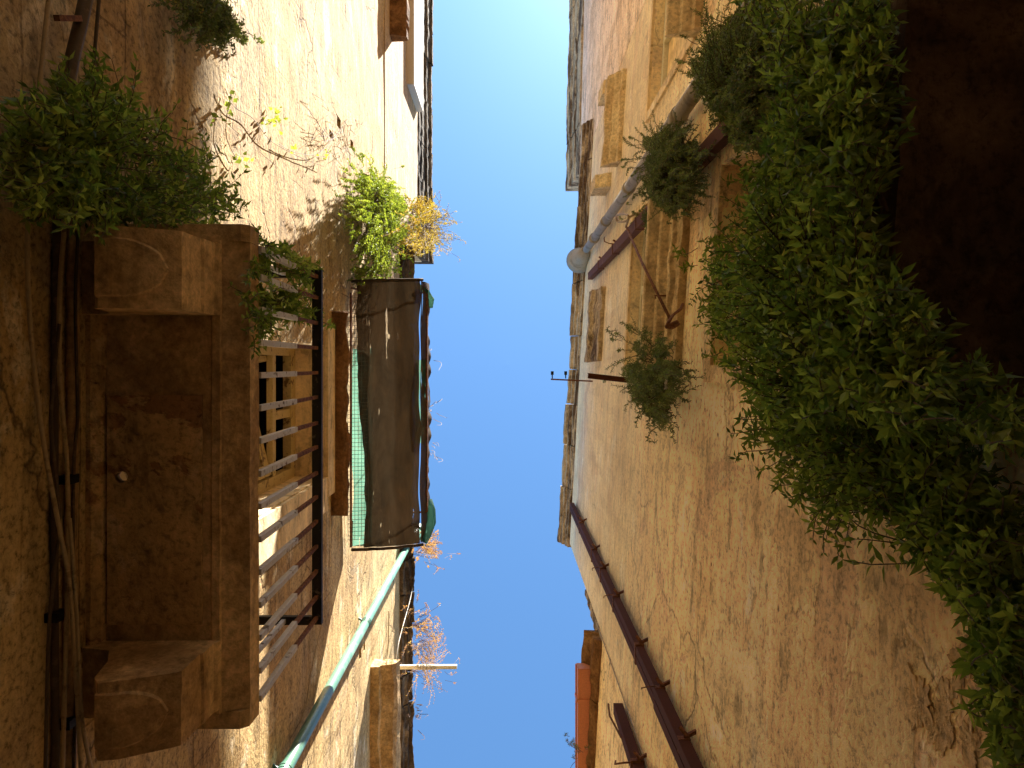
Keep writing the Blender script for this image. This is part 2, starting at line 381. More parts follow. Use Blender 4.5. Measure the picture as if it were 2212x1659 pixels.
m = MB(); m.box(-6.6, -1.63 - .28, -15, YL, zc - .35, zc + .02); m.build('roof', M['tile'], house1)
zc = Z2T
cornice(house2, L2W, YL + .01, 12, [(-.3, zc - .28), (.05, zc - .28), (.07, zc - .20), (.12, zc - .17), (.13, zc - .08), (.19, zc - .06), (.185, zc), (-.3, zc)], M['stone_dark'], (.4, .8), .035, 5, .0)
m = MB(); m.box(-6.6, -1.63 - .28, YL, 15, zc - .35, zc + .02); m.build('roof', M['tile'], house2)
# pale boxed eave + old ledge stone near the top of the picture
q = LW.at(880, 0, 0.0)
m = MB(); m.wbox(LW, -9, -4.55, 12.0 + CZ, 13.3 + CZ, .0, .125); m.build('boxed_eave', M['grey_box'], house1)
m = MB(); a = LW.at(840, 68)
m.sweep(LW, -8, -4.55, [(-.05, a.z), (.05, a.z), (.24, a.z + .04), (.26, a.z + .16), (.2, a.z + .2), (-.05, a.z + .22)], .08, .02, 2)
m.build('ledge', M['stone_rust'], house1)
# door hood of house 2 : cream fascia handled by the wall, brown broken stone lip
m = MB(); zc = 6.88 + CZ
m.sweep(L2W, -.50, 1.40, [(-.05, zc), (.10, zc), (.135, zc + .03), (.14, zc + .08), (.11, zc + .14), (-.05, zc + .15)], .035, .030, 8)
m.build('door_hood', M['stone_rust'], house2)
m = MB(); m.wbox(L2W, -.34, 1.18, 6.60 + CZ, 6.87 + CZ, -.02, .035); m.build('door_lintel', M['cream'], house2)
m = MB(); m.wbox(L2W, 1.0, 1.30, DZ0 + .1, 6.60 + CZ, -.02, .03); m.build('door_surround', M['cream'], house2)
# reveals (cream coat) and room
rx0, rx1 = -1.63, -1.63 - .30
m = MB()
m.box(rx1, rx0 - .002, DY0, DY0 + .012, DZ0, DZ1 - .004); m.box(rx1, rx0 - .002, DY1 - .012, DY1, DZ0, DZ1 - .004); m.box(rx1, rx0 - .002, DY0 + .014, DY1 - .014, DZ1 - .014, DZ1 - .002)
m.build('door_reveal', M['cream'], house2)
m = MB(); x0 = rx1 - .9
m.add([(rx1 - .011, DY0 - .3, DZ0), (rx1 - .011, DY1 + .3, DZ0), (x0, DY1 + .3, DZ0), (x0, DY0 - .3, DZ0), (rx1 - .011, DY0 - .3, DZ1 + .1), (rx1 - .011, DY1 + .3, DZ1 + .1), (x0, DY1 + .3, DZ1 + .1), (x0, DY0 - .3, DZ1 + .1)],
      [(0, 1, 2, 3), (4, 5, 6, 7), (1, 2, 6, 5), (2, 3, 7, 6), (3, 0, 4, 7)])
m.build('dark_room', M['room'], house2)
fr = MB(); fx0, fx1 = rx1 - .02, rx1 + .05
fr.box(fx0, fx1, DY0 + .013, DY0 + .10, DZ0, DZ1 - .016); fr.box(fx0, fx1, DY1 - .10, DY1 - .013, DZ0, DZ1 - .016)
fr.box(fx0, fx1, DY0 + .102, DY1 - .102, DZ1 - .15, DZ1 - .016); fr.box(fx0 + .01, fx1 - .01, DY0 + .102, DY1 - .102, DZ1 - .62, DZ1 - .54)
door = fr.build('door', M['door_paint'], house2)
def leaf_door(y0, y1, ang, hinge):
    lf = MB(); ca, sa = math.cos(ang), math.sin(ang); top = DZ1 - .63; bot = DZ0 + .02; wd = abs(y1 - y0); sg = 1 if y1 > y0 else -1
    def bx(u0, u1, z0, z1, t0, t1, mi=0):
        c = []
        for z in (z0, z1):
            for (u, t_) in ((u0, t0), (u1, t0), (u1, t1), (u0, t1)):
                c.append((fx0 + .01 - u * sa + t_ * ca, y0 + sg * (u * ca) + sg * t_ * sa, z))
        lf.hexa(c, mi)
    bx(0, .09, bot, top, 0, .045); bx(wd - .09, wd, bot, top, 0, .045)
    for z in (bot, bot + .95, top - .13, top - .75): bx(.09, wd - .09, z, z + .13, .002, .043)
    bx(.09, wd - .09, bot + .13, bot + .95, .012, .028, 1); bx(.09, wd - .09, top - .62, top - .13, .012, .028, 1); bx(.09, wd - .09, bot + 1.08, top - .75, .012, .028, 1)
    lf.build('door_leaf', [M['door_paint'], M['peeled_wood']], door)
leaf_door(DY1 - .105, DY0 + .42, math.radians(14), 1)
leaf_door(DY0 + .105, DY0 + .40, math.radians(78), 0)
fr = MB(); fr.box(fx0 + .005, fx1 - .01, .38, .45, DZ1 - .538, DZ1 - .152); fr.build('transom_bar', M['door_paint'], door)

# ---- long stone balcony of house 2
BZ = 2.91 + CZ; bx_o = -1.03; by0, by1 = -.56, 1.445
m = MB()
m.sweep(L2W, by0 + .07, by1 - .07, [(-.05, BZ + .012), (.46, BZ + .012), (.47, BZ), (.50, BZ), (.50, BZ + .02), (.575, BZ + .05), (.60, BZ + .055), (.604, BZ + .15), (-.05, BZ + .15)], .06, .004, 4)
for (ya, yb) in ((by0, by0 + .068), (by1 - .068, by1)):
    m.sweep(L2W, ya, yb, [(-.05, BZ + .03), (.57, BZ + .03), (.60, BZ + .055), (.604, BZ + .15), (-.05, BZ + .15)], .06, .003, 4)
# raised frame of the coffered underside
def pierce(o, c, r):
    me = bpy.data.meshes.new('cut'); mb_ = MB(); mb_.tube([c - Vector((-.40, .10, 1)) * .3, c + Vector((-.40, .10, 1)) * .4], r, 9); me.from_pydata(mb_.v, [], mb_.f); me.materials.append(M['soffit']); co = bpy.data.objects.new('cut', me); C.objects.link(co)
    md = o.modifiers.new('hole', 'BOOLEAN'); md.object = co; md.operation = 'DIFFERENCE'; md.solver = 'EXACT'
    dg = bpy.context.evaluated_depsgraph_get(); nm = bpy.data.meshes.new_from_object(o.evaluated_get(dg)); o.modifiers.clear(); o.data = nm
    bpy.data.objects.remove(co)
balc = m.build('balcony', M['stone_balcony'], house2)
HC = at_z(264, 1030, 2.93); pierce(balc, HC, .022)
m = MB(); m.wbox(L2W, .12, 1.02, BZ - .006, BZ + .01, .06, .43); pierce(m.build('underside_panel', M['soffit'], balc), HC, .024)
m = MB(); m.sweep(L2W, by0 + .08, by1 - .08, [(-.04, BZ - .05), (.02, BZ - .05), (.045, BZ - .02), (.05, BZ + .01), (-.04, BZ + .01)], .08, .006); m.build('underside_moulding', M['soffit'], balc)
def corbel(y0, y1):
    m = MB(); zb = BZ
    prof = [(-.04, zb - .0), (-.04, zb - .06), (.12, zb - .10), (.17, zb - .20), (.20, zb - .34), (.235, zb - .385), (.30, zb - .375), (.455, zb - .30), (.475, zb - .285), (.48, zb - .13), (.488, zb - .12), (.49, zb - .03), (.50, zb - .02), (.505, zb + .003)]
    m.sweep(L2W, y0, y1, prof, .05, .004, 6)
    c = m.build('corbel', M['stone_balcony'], balc)
    # rounded raised tongue on its face
    m = MB(); yc = (y0 + y1) / 2; hw = (y1 - y0) * .38; pts = []
    curve = [(.225, zb - .378), (.28, zb - .379), (.34, zb - .356), (.44, zb - .308)]
    n = 14; vs = []; fs = []
    for i in range(n + 1):
        s_ = i / n * (len(curve) - 1); k = min(int(s_), len(curve) - 2); f = s_ - k
        p = curve[k][0] * (1 - f) + curve[k + 1][0] * f; z = curve[k][1] * (1 - f) + curve[k + 1][1] * f
        t_ = i / n; hh = hw if t_ < .5 else hw * math.sqrt(max(0, 1 - ((t_ - .5) / .5) ** 2))
        for (u, lift) in ((-1, -.004), (-.90, .012), (.90, .012), (1, -.004)):
            vs.append(L2W.pt(yc + u * max(hh, .004), z - lift, p))
    for i in range(n):
        for j in range(3): fs.append((i * 4 + j, i * 4 + j + 1, (i + 1) * 4 + j + 1, (i + 1) * 4 + j))
    m.add(vs, fs); m.build('corbel_panel', M['stone_balcony'], balc)
corbel(-.475, -.195); corbel(1.085, 1.35)
RZ = 4.06 + CZ; rxo = bx_o - .01
ry0, ry1 = -.50, 1.40
m = MB(); m.bar((rxo, ry0 - .02, RZ), (rxo, ry1 + .02, RZ), .052, .03); m.build('top_rail', M['iron_black'], balc)
for y in (ry0, ry1):
    m = MB(); m.bar((rxo - .027, y, RZ), (-1.65, y, RZ), .03, .045, Vector((0, 0, 1))); m.build('side_rail', M['iron_black'], balc)
nb = 14
for i in range(nb + 1):
    y = ry0 + (ry1 - ry0) * i / nb
    if i == 0: y += .02
    if i == nb: y -= .02
    dx_ = random.uniform(-.003, .003)
    m = MB(); m.bar((rxo + .012, y, BZ + .15), (rxo + .004 + dx_, y, BZ + .71), .025, .025); 
    m.build('baluster', M['iron_grey'], balc)
    m = MB(); m.bar((rxo + .004 + dx_, y, BZ + .712), (rxo, y + random.uniform(-.004, .004), RZ - .015), .018, .018); m.build('rusty_baluster_top', M['rust'], balc)
for y in (ry0, ry1):
    for x in (-1.22, -1.40, -1.57):
        m = MB(); m.bar((x, y, BZ + .15), (x, y, RZ - .016), .022, .022); m.build('baluster', M['iron_grey'], balc)

# ledge stone far down the left side with broken edge
m = MB(); a = L2W.at(800, 1441)
m.sweep(L2W, a.y, 9, [(-.05, a.z), (.10, a.z), (.12, a.z + .04), (.26, a.z + .06), (.30, a.z + .10), (.33, a.z + .22), (-.05, a.z + .25)], .08, .02, 12)
m.build('ledge', M['stone_balcony'], house2)

# ---- right side
YR = -3.7; YR3 = 2.9
ZR1 = 15.7 + CZ; ZR2 = 12.5 + CZ; ZR3 = 8.2 + CZ
houseR1 = thing('house', 'tallest house on the right with pinkish wall and cracked pale cornice', 'house', (3.5, -9, 0))
houseR2 = thing('house', 'ochre plastered house with shuttered windows, stone sills and lichened cornice', 'house', (3.5, 0, 0))
houseR3 = thing('house', 'low ochre house with terracotta box gutter in the lower part of the photo', 'house', (3.5, 8, 0))
ra, rb = yz(RW1, 1318, 305)
wall_mesh(RW1, -15, YR, 0, ZR1 - .3, [(-7.6, -5.6, 8.6 + CZ, 10.6 + CZ, .25)], 5).build('wall', M['right1'], houseR1)
# window B (middle) and A (upper), C (low door head)
sB = RW.at(1470, 420); jB0 = RW.at(1400, 560); 
WB = (-1.45, .0, sB.z + .10, 7.35 + CZ, .16)
WA = (-4.2, RW.at(1398, 250).y, RW.at(1510, 100).z + .1, 6.9 + CZ, .16)
cz = RW.at(1552, 600).z
WC = (-1.15, .0, 2.0 + CZ, cz, .22)
WA = (max(WA[0], YR + .05), WA[1], WA[2], WA[3], WA[4])
print('WA', WA, 'WB', WB, 'WC', WC, 'sill', sB)
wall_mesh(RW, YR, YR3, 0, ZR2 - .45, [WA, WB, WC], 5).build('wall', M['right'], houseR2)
wall_mesh(Wall(1.186, -.058, -1), YR3, 15, 0, ZR3 - .05, [], 5).build('wall', M['right3'], houseR3)
for (W, H, mat) in ((RW, WA, houseR2), (RW, WB, houseR2), (RW, WC, houseR2)):
    m = MB(); d = H[4]; e = .004
    y0, y1, z0, z1 = H[:4]
    m.wbox(W, y0 + e, y0 + .07, z0 + e, z1 - e, -d + e, -d + .07); m.wbox(W, y1 - .07, y1 - e, z0 + e, z1 - e, -d + e, -d + .07)
    m.wbox(W, y0 + .072, y1 - .072, z1 - .08, z1 - e, -d + e, -d + .07); m.wbox(W, y0 + .072, y1 - .072, z0 + e, z0 + .07, -d + e, -d + .07)
    yc = (y0 + y1) / 2; m.wbox(W, yc - .04, yc + .04, z0 + .072, z1 - .082, -d + e, -d + .08)
    wn = m.build('window', M['white_wood'], houseR2)
    for (a_, b_) in ((y0 + .075, yc - .042), (yc + .042, y1 - .075)):
        p_ = MB(); p_.wbox(W, a_, b_, z0 + .075, z1 - .085, -d + .02, -d + .03); p_.build('shutter' if H is not WC else 'pane', M['cream'], wn)
# architraves (thin raised peeling frames round the openings)
def surround(H, wd, mat, W=RW):
    y0, y1, z0, z1 = H[:4]; m = MB()
    m.sweep(W, y0 - wd, y1 + wd, [(-.01, z1 + .002), (.022, z1 + .002), (.026, z1 + wd), (-.01, z1 + wd)], .06, .004)
    m.wbox(W, y0 - wd, y0 - .002, z0, z1, -.01, .02); m.wbox(W, y1 + .002, y1 + wd, z0, z1, -.01, .02)
    m.build('window_surround', mat, houseR2)
surround(WB, .07, M['cream']); surround(WA, .08, M['cream']); surround(WC, .10, M['right3'])
# sills
def sill(ya, yb, zb, p, h, mat, W=RW, seed=0, jit=.006, name='sill'):
    m = MB(); m.sweep(W, ya, yb, [(-.03, zb), (.05, zb), (.06, zb + h * .3), (p * .55, zb + h * .42), (p * .62, zb + h * .6), (p * .95, zb + h * .68), (p, zb + h * .75), (p, zb + h), (-.03, zb + h)], .05, jit, seed)
    return m.build(name, mat, houseR2)
a = RW.at(1470, 420); b = RW.at(1432, 800)
sill(a.y - .1, b.y, a.z - .03, .21, .16, M['stone_warm'], seed=1)
sill(a.y, b.y - .02, a.z - .36, .10, .20, M['stone_warm'], seed=3, jit=.02, name='string_course')
a = RW.at(1510, 100)
sill(YR + .02, RW.at(1455, 165).y, a.z - .05, .22, .16, M['stone_warm'], seed=2)
# small stone shelf on two brackets, high up
a = RW.at(1345, 300)
sill(RW.at(1335, 195).y, RW.at(1312, 400).y, a.z, .20, .30, M['stone_warm'], seed=4, jit=.02, name='shelf')
for py in (188, 392):
    c = RW.at(1338 if py < 300 else 1318, py); m = MB()
    m.sweep(RW, c.y - .09, c.y + .09, [(-.03, c.z - .12), (.06, c.z - .1), (.15, c.z - .02), (.20, c.z), (.21, c.z + .42), (-.03, c.z + .42)], .04, .01, py)
    m.build('bracket', M['stone_warm'], houseR2)
# recessed stone tablet
a = RW.at(1308, 620); b = RW.at(1300, 780)
sill(a.y, b.y, a.z - .05, .13, .75, M['stone_right'], seed=7, jit=.03, name='shelf')
# cornices
zc = ZR2
cornice(houseR2, RW, YR - .35, YR3 + .08, [(-.3, zc - .45), (.02, zc - .45), (.03, zc - .38), (.055, zc - .36), (.06, zc - .24), (.10, zc - .22), (.11, zc - .13), (.15, zc - .11), (.16, zc - .01), (-.3, zc)], M['stone_right'], (.5, .9), .018, 11)
zc = ZR1
cornice(houseR1, RW1, -14, YR + .02, [(-.3, zc - 1.5), (.03, zc - 1.5), (.05, zc - 1.35), (.055, zc - .95), (.09, zc - .9), (.10, zc - .55), (.14, zc - .5), (.15, zc - .2), (.17, zc - .15), (.17, zc - .02), (-.3, zc)], M['stone_right'], (.6, 1.1), .02, 13)
zc = ZR3
W3 = Wall(1.186, -.058, -1)
cornice(houseR3, W3, YR3 + .05, 11, [(-.3, zc - .3), (.02, zc - .3), (.07, zc - .22), (.08, zc - .08), (.16, zc), (-.3, zc + .02)], M['stone_rust'], (.5, .8), .03, 17)
for k in range(5):
    m = MB(); y_ = YR3 - .02 - k * .0; 
    zz = ZR3 - .25 + k * .33; m.sweep(W3, YR3 + .006, YR3 + .16 - k * .022, [(-.28, zz), (.0, zz), (.01, zz + .3), (-.28, zz + .31)], .05, .02, k + 3); m.build('toothing_stone', M['stone_right'], houseR3)
m = MB(); m.box(1.9, 6.6, YR, YR3, ZR2 - .47, ZR2 - .02); m.build('roof', M['tile'], houseR2)
m = MB(); m.box(1.95, 6.6, -15, YR, ZR1 - .5, ZR1 - .05); m.build('roof', M['tile'], houseR1)
m = MB(); m.box(1.6, 6.6, YR3, 15, ZR3 - .06, ZR3 + .06); m.build('roof', M['tile'], houseR3)
# dark low balcony over the photographer's head, upper right
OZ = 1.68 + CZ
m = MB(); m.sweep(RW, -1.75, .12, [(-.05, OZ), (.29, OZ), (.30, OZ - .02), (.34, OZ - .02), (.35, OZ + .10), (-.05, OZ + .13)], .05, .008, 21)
m.build('low_balcony', M['soffit_shaded'], houseR2)

# ------------------------------------------------------------------ drainpipes
def zrange(W, p, x, y, top, bot): return [Vector((W.pt(y, 0, p).x, y, z)) for z in (top, bot)]
# green enamelled pipe with hopper (left)
a = L2W.at(885, 1172, .08)
gy = a.y
gp = thing('drainpipe', 'green enamelled round drainpipe with hopper beside the brown shade net', 'drainpipe', (L2W.pt(gy, 0, .08)))
X = L2W.pt(0, 0, .08).x
gtop = a.z
m = MB(); m.tube([(X, gy, gtop), (X, gy, .1)], .048, 20); m.build('pipe', M['green_pipe'], gp, True)
for (px, py) in ((790, 1310), (613, 1640), (1, 1)):
    z = L2W.at(px, py, .08).z if px > 1 else 2.4
    m = MB(); m.tube([(X, gy, z - .05), (X, gy, z - .035), (X, gy, z + .035), (X, gy, z + .05)], .0535, 20); 
    for dz in (-.02, .02): m.tube([(X, gy, z + dz - .004), (X, gy, z + dz + .004)], .057, 20)
    m.bar((X, gy, z), (X - .08, gy - .05, z), .012, .02, Vector((0, 0, 1))); c = m.build('clamp', M['green_pipe'], gp, False)
m = MB()
for (z0, z1, r0, r1) in ((gtop - .02, gtop + .22, .055, .13), (gtop + .22, gtop + .42, .13, .14)):
    m.tube([(X + (r0 - .055) * .8, gy - (r0 - .05), z0), (X + (r1 - .055) * .8, gy - (r1 - .05), z1)], r0, 18, True, 0, r1)
m.build('hopper', M['green_pipe'], gp, True)
# white pipe with round funnel (right)
a = RW.at(1280, 520, .09); wy = a.y; X = RW.pt(wy, 0, .09).x
wp = thing('drainpipe', 'off white round drainpipe with round funnel at the top, passing behind bushes', 'drainpipe', (X, wy, 0))
m = MB(); m.tube([(X, wy, 11.3 + CZ), (X, wy, .1)], .055, 20); m.build('pipe', M['white_pipe'], wp, True)
for zz in (10.2, 9.0, 7.3, 5.2): 
    m = MB(); m.tube([(X, wy, zz + CZ - .06), (X, wy, zz + CZ + .06)], .064 if zz != 10.2 else .072, 20); m.build('collar', M['white_pipe'], wp, True)
m = MB(); m.tube([(X, wy, 11.2 + CZ), (X - .02, wy + .03, 11.5 + CZ), (X - .03, wy + .05, 11.9 + CZ), (X - .03, wy + .05, 12.0 + CZ)], .06, 22, True, 0, .21); m.build('funnel', M['white_pipe'], wp, True)
# square purple-brown pipe (right)
a = RW.at(1275, 597, .05); by = a.y; X = RW.pt(by, 0, .05).x; top = a.z
b2 = thing('drainpipe', 'square purplish brown metal downpipe beside the off white round pipe', 'drainpipe', (X, by, 0))
m = MB(); m.bar((X, by, top), (X, by, .1), .07, .10); m.build('pipe', M['purple_metal'], b2)
def hook(par, c, s=1.0, fl=1):
    m = MB(); p = Vector(c)
    m.tube([p, p + Vector((-.08, .01 * fl, .01)) * s, p + Vector((-.13, .04 * fl, .05)) * s, p + Vector((-.12, .10 * fl, .16)) * s, p + Vector((-.10, .13 * fl, .26)) * s], .007 * s, 6); m.build('hook', M['rust'], par, True)
def clampbox(par, x, y, z, w, h, wall_p=.08):
    m = MB(); m.bar((x, y, z - .02), (x, y, z + .02), w, h)
    m.bar((x, y - h / 2, z), (x + .08, y - h / 2 - .04, z), .02, .02, Vector((0, 0, 1)))
    m.tube([(x + .02, y - h / 2 - .01, z - .01), (x - .02, y - h / 2 - .05, z + .02)], .012, 8)
    m.build('clamp', M['rust'], par)
for (px, py) in ((1298, 575), (1330, 532), (1382, 470)):
    c = RW.at(px, py, .05); clampbox(b2, X, by, c.z, .084, .114)
c = RW.at(1330, 532, .05); hook(b2, (X, by - .06, c.z), .9, -1)
# double dark brown pipe (right, lower)
a = RW.at(1237, 1095, .05)
dy = a.y; X = RW.pt(dy, 0, .06).x
dp = thing('drainpipe', 'twin dark brown square downpipes strapped together on the ochre wall', 'drainpipe', (X, dy, 0))
jz = RW.at(1425, 1485, .06).z
for k, s in enumerate((-.036, .036)):
    m = MB(); 
    m.bar((X, dy + s, a.z), (X, dy + s, jz + .002), .06, .060); m.bar((X - .004, dy + s * 1.12, jz), (X - .004, dy + s * 1.12, .1), .068, .068)
    m.build('pipe', M['brown_metal'], dp)
for i, (px, py) in enumerate(((1255, 1155), (1283, 1205), (1302, 1250), (1330, 1322), (1380, 1425), (1425, 1510), (1478, 1610))):
    z = RW.at(px, py, .06).z; clampbox(dp, X, dy - .0, z, .07, .155)
    if i in (2, 3, 5): hook(dp, (X - .03, dy - .08, z), .6, 1)
# lower dark pipe of the low house
c0 = W3.at(1335, 1530, .06); ly = c0.y; X = W3.pt(ly, 0, .06).x
lp = thing('drainpipe', 'short dark square downpipe with hooks at the bottom edge beside the stone cornice', 'drainpipe', (X, ly, 0))
m = MB(); m.bar((X, ly, c0.z), (X, ly, .1), .08, .09); m.build('pipe', M['brown_metal'], lp)
z = W3.at(1378, 1632, .06).z; clampbox(lp, X, ly, z, .1, .12); hook(lp, (X - .02, ly - .04, z), 1, 1); hook(lp, (X - .03, ly + .02, z - .1), 1, 1)
m = MB(); m.tube([(X - .05, ly, c0.z - .5), (X - .1, ly - .03, c0.z - .2), (X - .09, ly - .06, c0.z - .05)], .008, 6); m.build('hook', M['rust'], lp)
# terracotta box gutter
zr = 8.15
g0 = at_z(1264, 1447, zr - .12); 
gt = thing('gutter', 'terracotta painted box gutter running along the low eave', 'gutter', (g0.x, g0.y, g0.z))
m = MB(); gx0, gx1 = at_z(1246, 1430, zr).x, at_z(1284, 1430, zr - .14).x
gy0 = g0.y
m.box(gx0, gx1, gy0, 12, g0.z, g0.z + .15); m.build('trough', M['red_metal'], gt)
m = MB(); m.box(gx0 - .015, gx0 - .002, gy0 - .004, 12, g0.z + .125, g0.z + .155); m.box(gx0 - .002, gx1, gy0 - .012, gy0 - .002, g0.z, g0.z + .155); m.build('rim', M['red_metal'], gt)
for y in (gy0 + .32, gy0 + 1.6, gy0 + 3): 
    m = MB(); m.box(gx0 - .02, gx1 + .008, y, y + .03, g0.z - .008, g0.z + .16); m.build('strap', M['red_metal'], gt)
m = MB(); m.tube([(gx1, gy0 + .12, g0.z + .09), (gx1 + .3, gy0 + .12, g0.z + .09)], .022, 10); m.build('overflow_pipe', M['black_tape'], gt, True)

# ------------------------------------------------------------------ cables on the left wall
def smooth_path(pts, n=6):
    out = []
    for i in range(len(pts) - 1):
        p0 = pts[max(i - 1, 0)]; p1 = pts[i]; p2 = pts[i + 1]; p3 = pts[min(i + 2, len(pts) - 1)]
        for k in range(n):
            t_ = k / n; out.append(.5 * ((2 * p1) + (p2 - p0) * t_ + (2 * p0 - 5 * p1 + 4 * p2 - p3) * t_ ** 2 + (3 * p1 - p0 - 3 * p2 + p3) * t_ ** 3))
    return out + [pts[-1]]
def cable(path, r, mat, label, p=.03, W=L2W, cat='cable', name='cable', group=None):
    pts = smooth_path([W.at(x, y, (p if len(q) == 0 else q[0])) for (x, y, *q) in path])
    m = MB(); m.tube(pts, r, 8); return tag(m.build(name, mat, None, True), label, cat, group)
cable([(115, -90), (105, 0), (88, 160), (72, 320), (60, 480), (62, 650), (80, 850), (100, 990), (130, 1150), (150, 1260), (160, 1400), (175, 1659), (180, 1760)], .0075, M['cable_pale'], 'pale cable hanging loose furthest left down the dark wall', .09)
cable([(175, 250), (150, 400), (131, 600), (128, 780), (136, 900), (145, 1020), (147, 1200), (142, 1400), (135, 1659), (134, 1760)], .008, M['cable_pale'], 'pale cable running beside the thick conduit under the balcony', .06)
cable([(180, 250), (170, 480), (163, 640), (166, 800), (168, 900), (160, 1000), (158, 1200), (165, 1400), (160, 1659), (160, 1760)], .006, M['cable_dark'], 'thin dark cable closest to the balcony corbels', .045)
cable([(128, 700), (110, 900), (122, 1040), (128, 1130), (112, 1280), (104, 1400), (98, 1659), (96, 1760)], .006, M['cable_dark'], 'dark looping cable crossing under the loose pale cable', .07)
cable([(150, 1120), (162, 1270), (170, 1420), (178, 1560), (200, 1680), (215, 1760)], .007, M['cable_pale'], 'pale cable bending under the lower corbel', .10)
cable([(155, 200), (157, 480), (156, 900), (150, 1300), (150, 1659), (150, 1780)], .022, M['stone_balcony'], 'thick plastered conduit running under the balcony', .02, name='conduit', cat='conduit')
cable([(125, 300), (120, 700), (117, 1100), (120, 1659), (120, 1780)], .014, M['cable_dark'], 'thinner dark conduit left of the thick plastered conduit', .015, name='conduit', cat='conduit')
for (x, y) in ((148, 1035), (148, 1560), (122, 1330)):
    c = L2W.at(x, y, .03); m = MB(); m.box(c.x - .025, c.x + .022, c.y - .016, c.y + .016, c.z - .03, c.z + .03)
    lab = {1035: 'black clamp on the conduit near the hole in the balcony', 1560: 'black clamp on the conduit beside the lower corbel', 1330: 'small black clamp on the dark conduit'}[y]
    tag(m.build('cable_clamp', M['black_tape']), lab, 'clamp')
cable([(205, -90), (185, 0), (172, 60), (160, 110), (148, 170), (140, 230)], .024, M['cable_dark'], 'thick dark pipe in the top left corner above the dark bush', .07, name='pipe', cat='pipe')
cable([(222, -90), (214, 0), (204, 120), (199, 200)], .007, M['cable_dark'], 'thin dark cable right of the thick pipe in the top left corner', .03)
m = MB(); a = L2W.at(122, 39, .08); b = L2W.at(172, 40, .08); m.bar(a, b, .02, .02, Vector((1, 0, 0)))
tag(m.build('pipe_bracket', M['rust']), 'short iron bracket holding the thick dark pipe at top left', 'bracket')
# thin wire near the balcony, wire on the right
cable([(892, 1265), (885, 1300), (862, 1385), (855, 1440)], .006, M['rope'], 'pale string hanging from the broken left cornice to the batten', .17, cat='string', name='string')
cable([(840, 1320), (838, 1400), (832, 1441), (822, 1500)], .007, M['cable_pale'], 'grey cable on the sunlit wall behind the green drainpipe', .02)
cable([(698, 1335), (672, 1450), (662, 1520), (650, 1560)], .004, M['cable_pale'], 'thin pale wire crossing the wall below the balcony railing', .02)
m = MB(); m.tube([RW.pt(YR3, ZR3 + .1, .012), RW.pt(YR3 - .01, 4, .012), RW.pt(YR3, .2, .012)], .005, 6)
tag(m.build('cable', M['cable_pale'], None, True), 'thin straight wire down the joint of the two ochre houses', 'cable')

# ------------------------------------------------------------------ brackets, poles, rods
# white batten on the left with rope
a = L2W.at(820, 1441); e = L2W.at(820, 1441); dx1 = ray(987, 1442)[0]; zr = a.z - CZ
bt = thing('batten', 'white painted batten sticking out over the alley with rope wound on it', 'batten', a)
m = MB(); m.bar(a - Vector((.05, 0, 0)), (dx1 * zr, a.y, a.z + .01), .045, .045, Vector((0, 1, 0))); m.build('bar', M['white_wood'], bt)
m = MB()
for k in range(34):
    x = a.x + (dx1 * zr - a.x) * (.47 + .22 * k / 34) + random.uniform(-.01, .01); ph = random.uniform(0, 6)
    m.tube([(x + .008 * j, a.y + .032 * math.cos(ph + j * 1.2), a.z + .032 * math.sin(ph + j * 1.2)) for j in range(6)], .005, 5)
m.build('rope_winding', M['rope'], bt)
# iron arm with insulators, right
a = RW.at(1280, 824); zr = a.z - CZ; ex = ray(1190, 817)[0] * zr
ia = thing('bracket', 'thin rusty iron arm with two insulators sticking out against the sky', 'bracket', a)
m = MB(); m.bar(a + Vector((.05, 0, 0)), (ex, a.y - .03, a.z), .03, .02, Vector((0, 0, 1))); m.build('arm', M['rust'], ia)
for x in (1193, 1222):
    c = Vector((ray(x, 817)[0] * zr, a.y - .04, a.z)); m = MB(); m.tube([c, c + Vector((0, -.05, 0))], .008, 8); m.tube([c + Vector((0, -.05, 0)), c + Vector((0, -.06, 0)), c + Vector((0, -.09, 0)), c + Vector((0, -.10, 0))], .02, 10); m.build('insulator', M['black_tape'], ia)
a = RW.at(1357, 823); zr = a.z - CZ; ex = ray(1270, 812)[0] * zr; ey = ray(1270, 812)[1] * zr
m = MB(); m.bar(a + Vector((.05, 0, 0)), (ex, ey, a.z), .05, .006, Vector((0, 1, 0))); m.bar(a + Vector((.05, -.025, .025)), (ex, ey - .025, a.z + .025), .006, .05, Vector((0, 1, 0)))
tag(m.build('bracket', M['brown_metal']), 'dark brown angle iron arm coming out of the wall above the lower bush', 'bracket')
# rod and its loops
r1 = RW.at(1353, 490, .22); r2 = RW.at(1448, 690, .22)
rd = thing('clothes_rod', 'thin rusty rod with bent hooks slanting across the middle window sill', 'rod', r1)
m = MB(); m.tube([r1, r1 + (r2 - r1) * .5 + Vector((-.01, 0, 0)), r2], .010, 8); m.build('rod', M['rust'], rd, True)
m = MB(); c = r1
m.tube(smooth_path([RW.at(x, y, p_) for x, y, p_ in ((1352, 490, .22), (1358, 468, .24), (1346, 462, .24), (1332, 466, .23), (1334, 478, .2), (1352, 478, .17), (1362, 468, .14), (1378, 461, .08), (1398, 460, .0))]), .010, 8); m.build('hook', M['cable_pale'], rd, True)
m = MB(); c = r2
m.tube(smooth_path([RW.at(x, y, p_) for x, y, p_ in ((1475, 657, .03), (1470, 668, .10), (1455, 680, .18), (1447, 692, .23), (1441, 704, .25), (1452, 708, .2), (1466, 700, .12))]), .010, 8)
m.tube([RW.at(1440, 706, .24), RW.at(1462, 696, .16)], .014, 8); m.build('hook', M['rust'], rd, True)
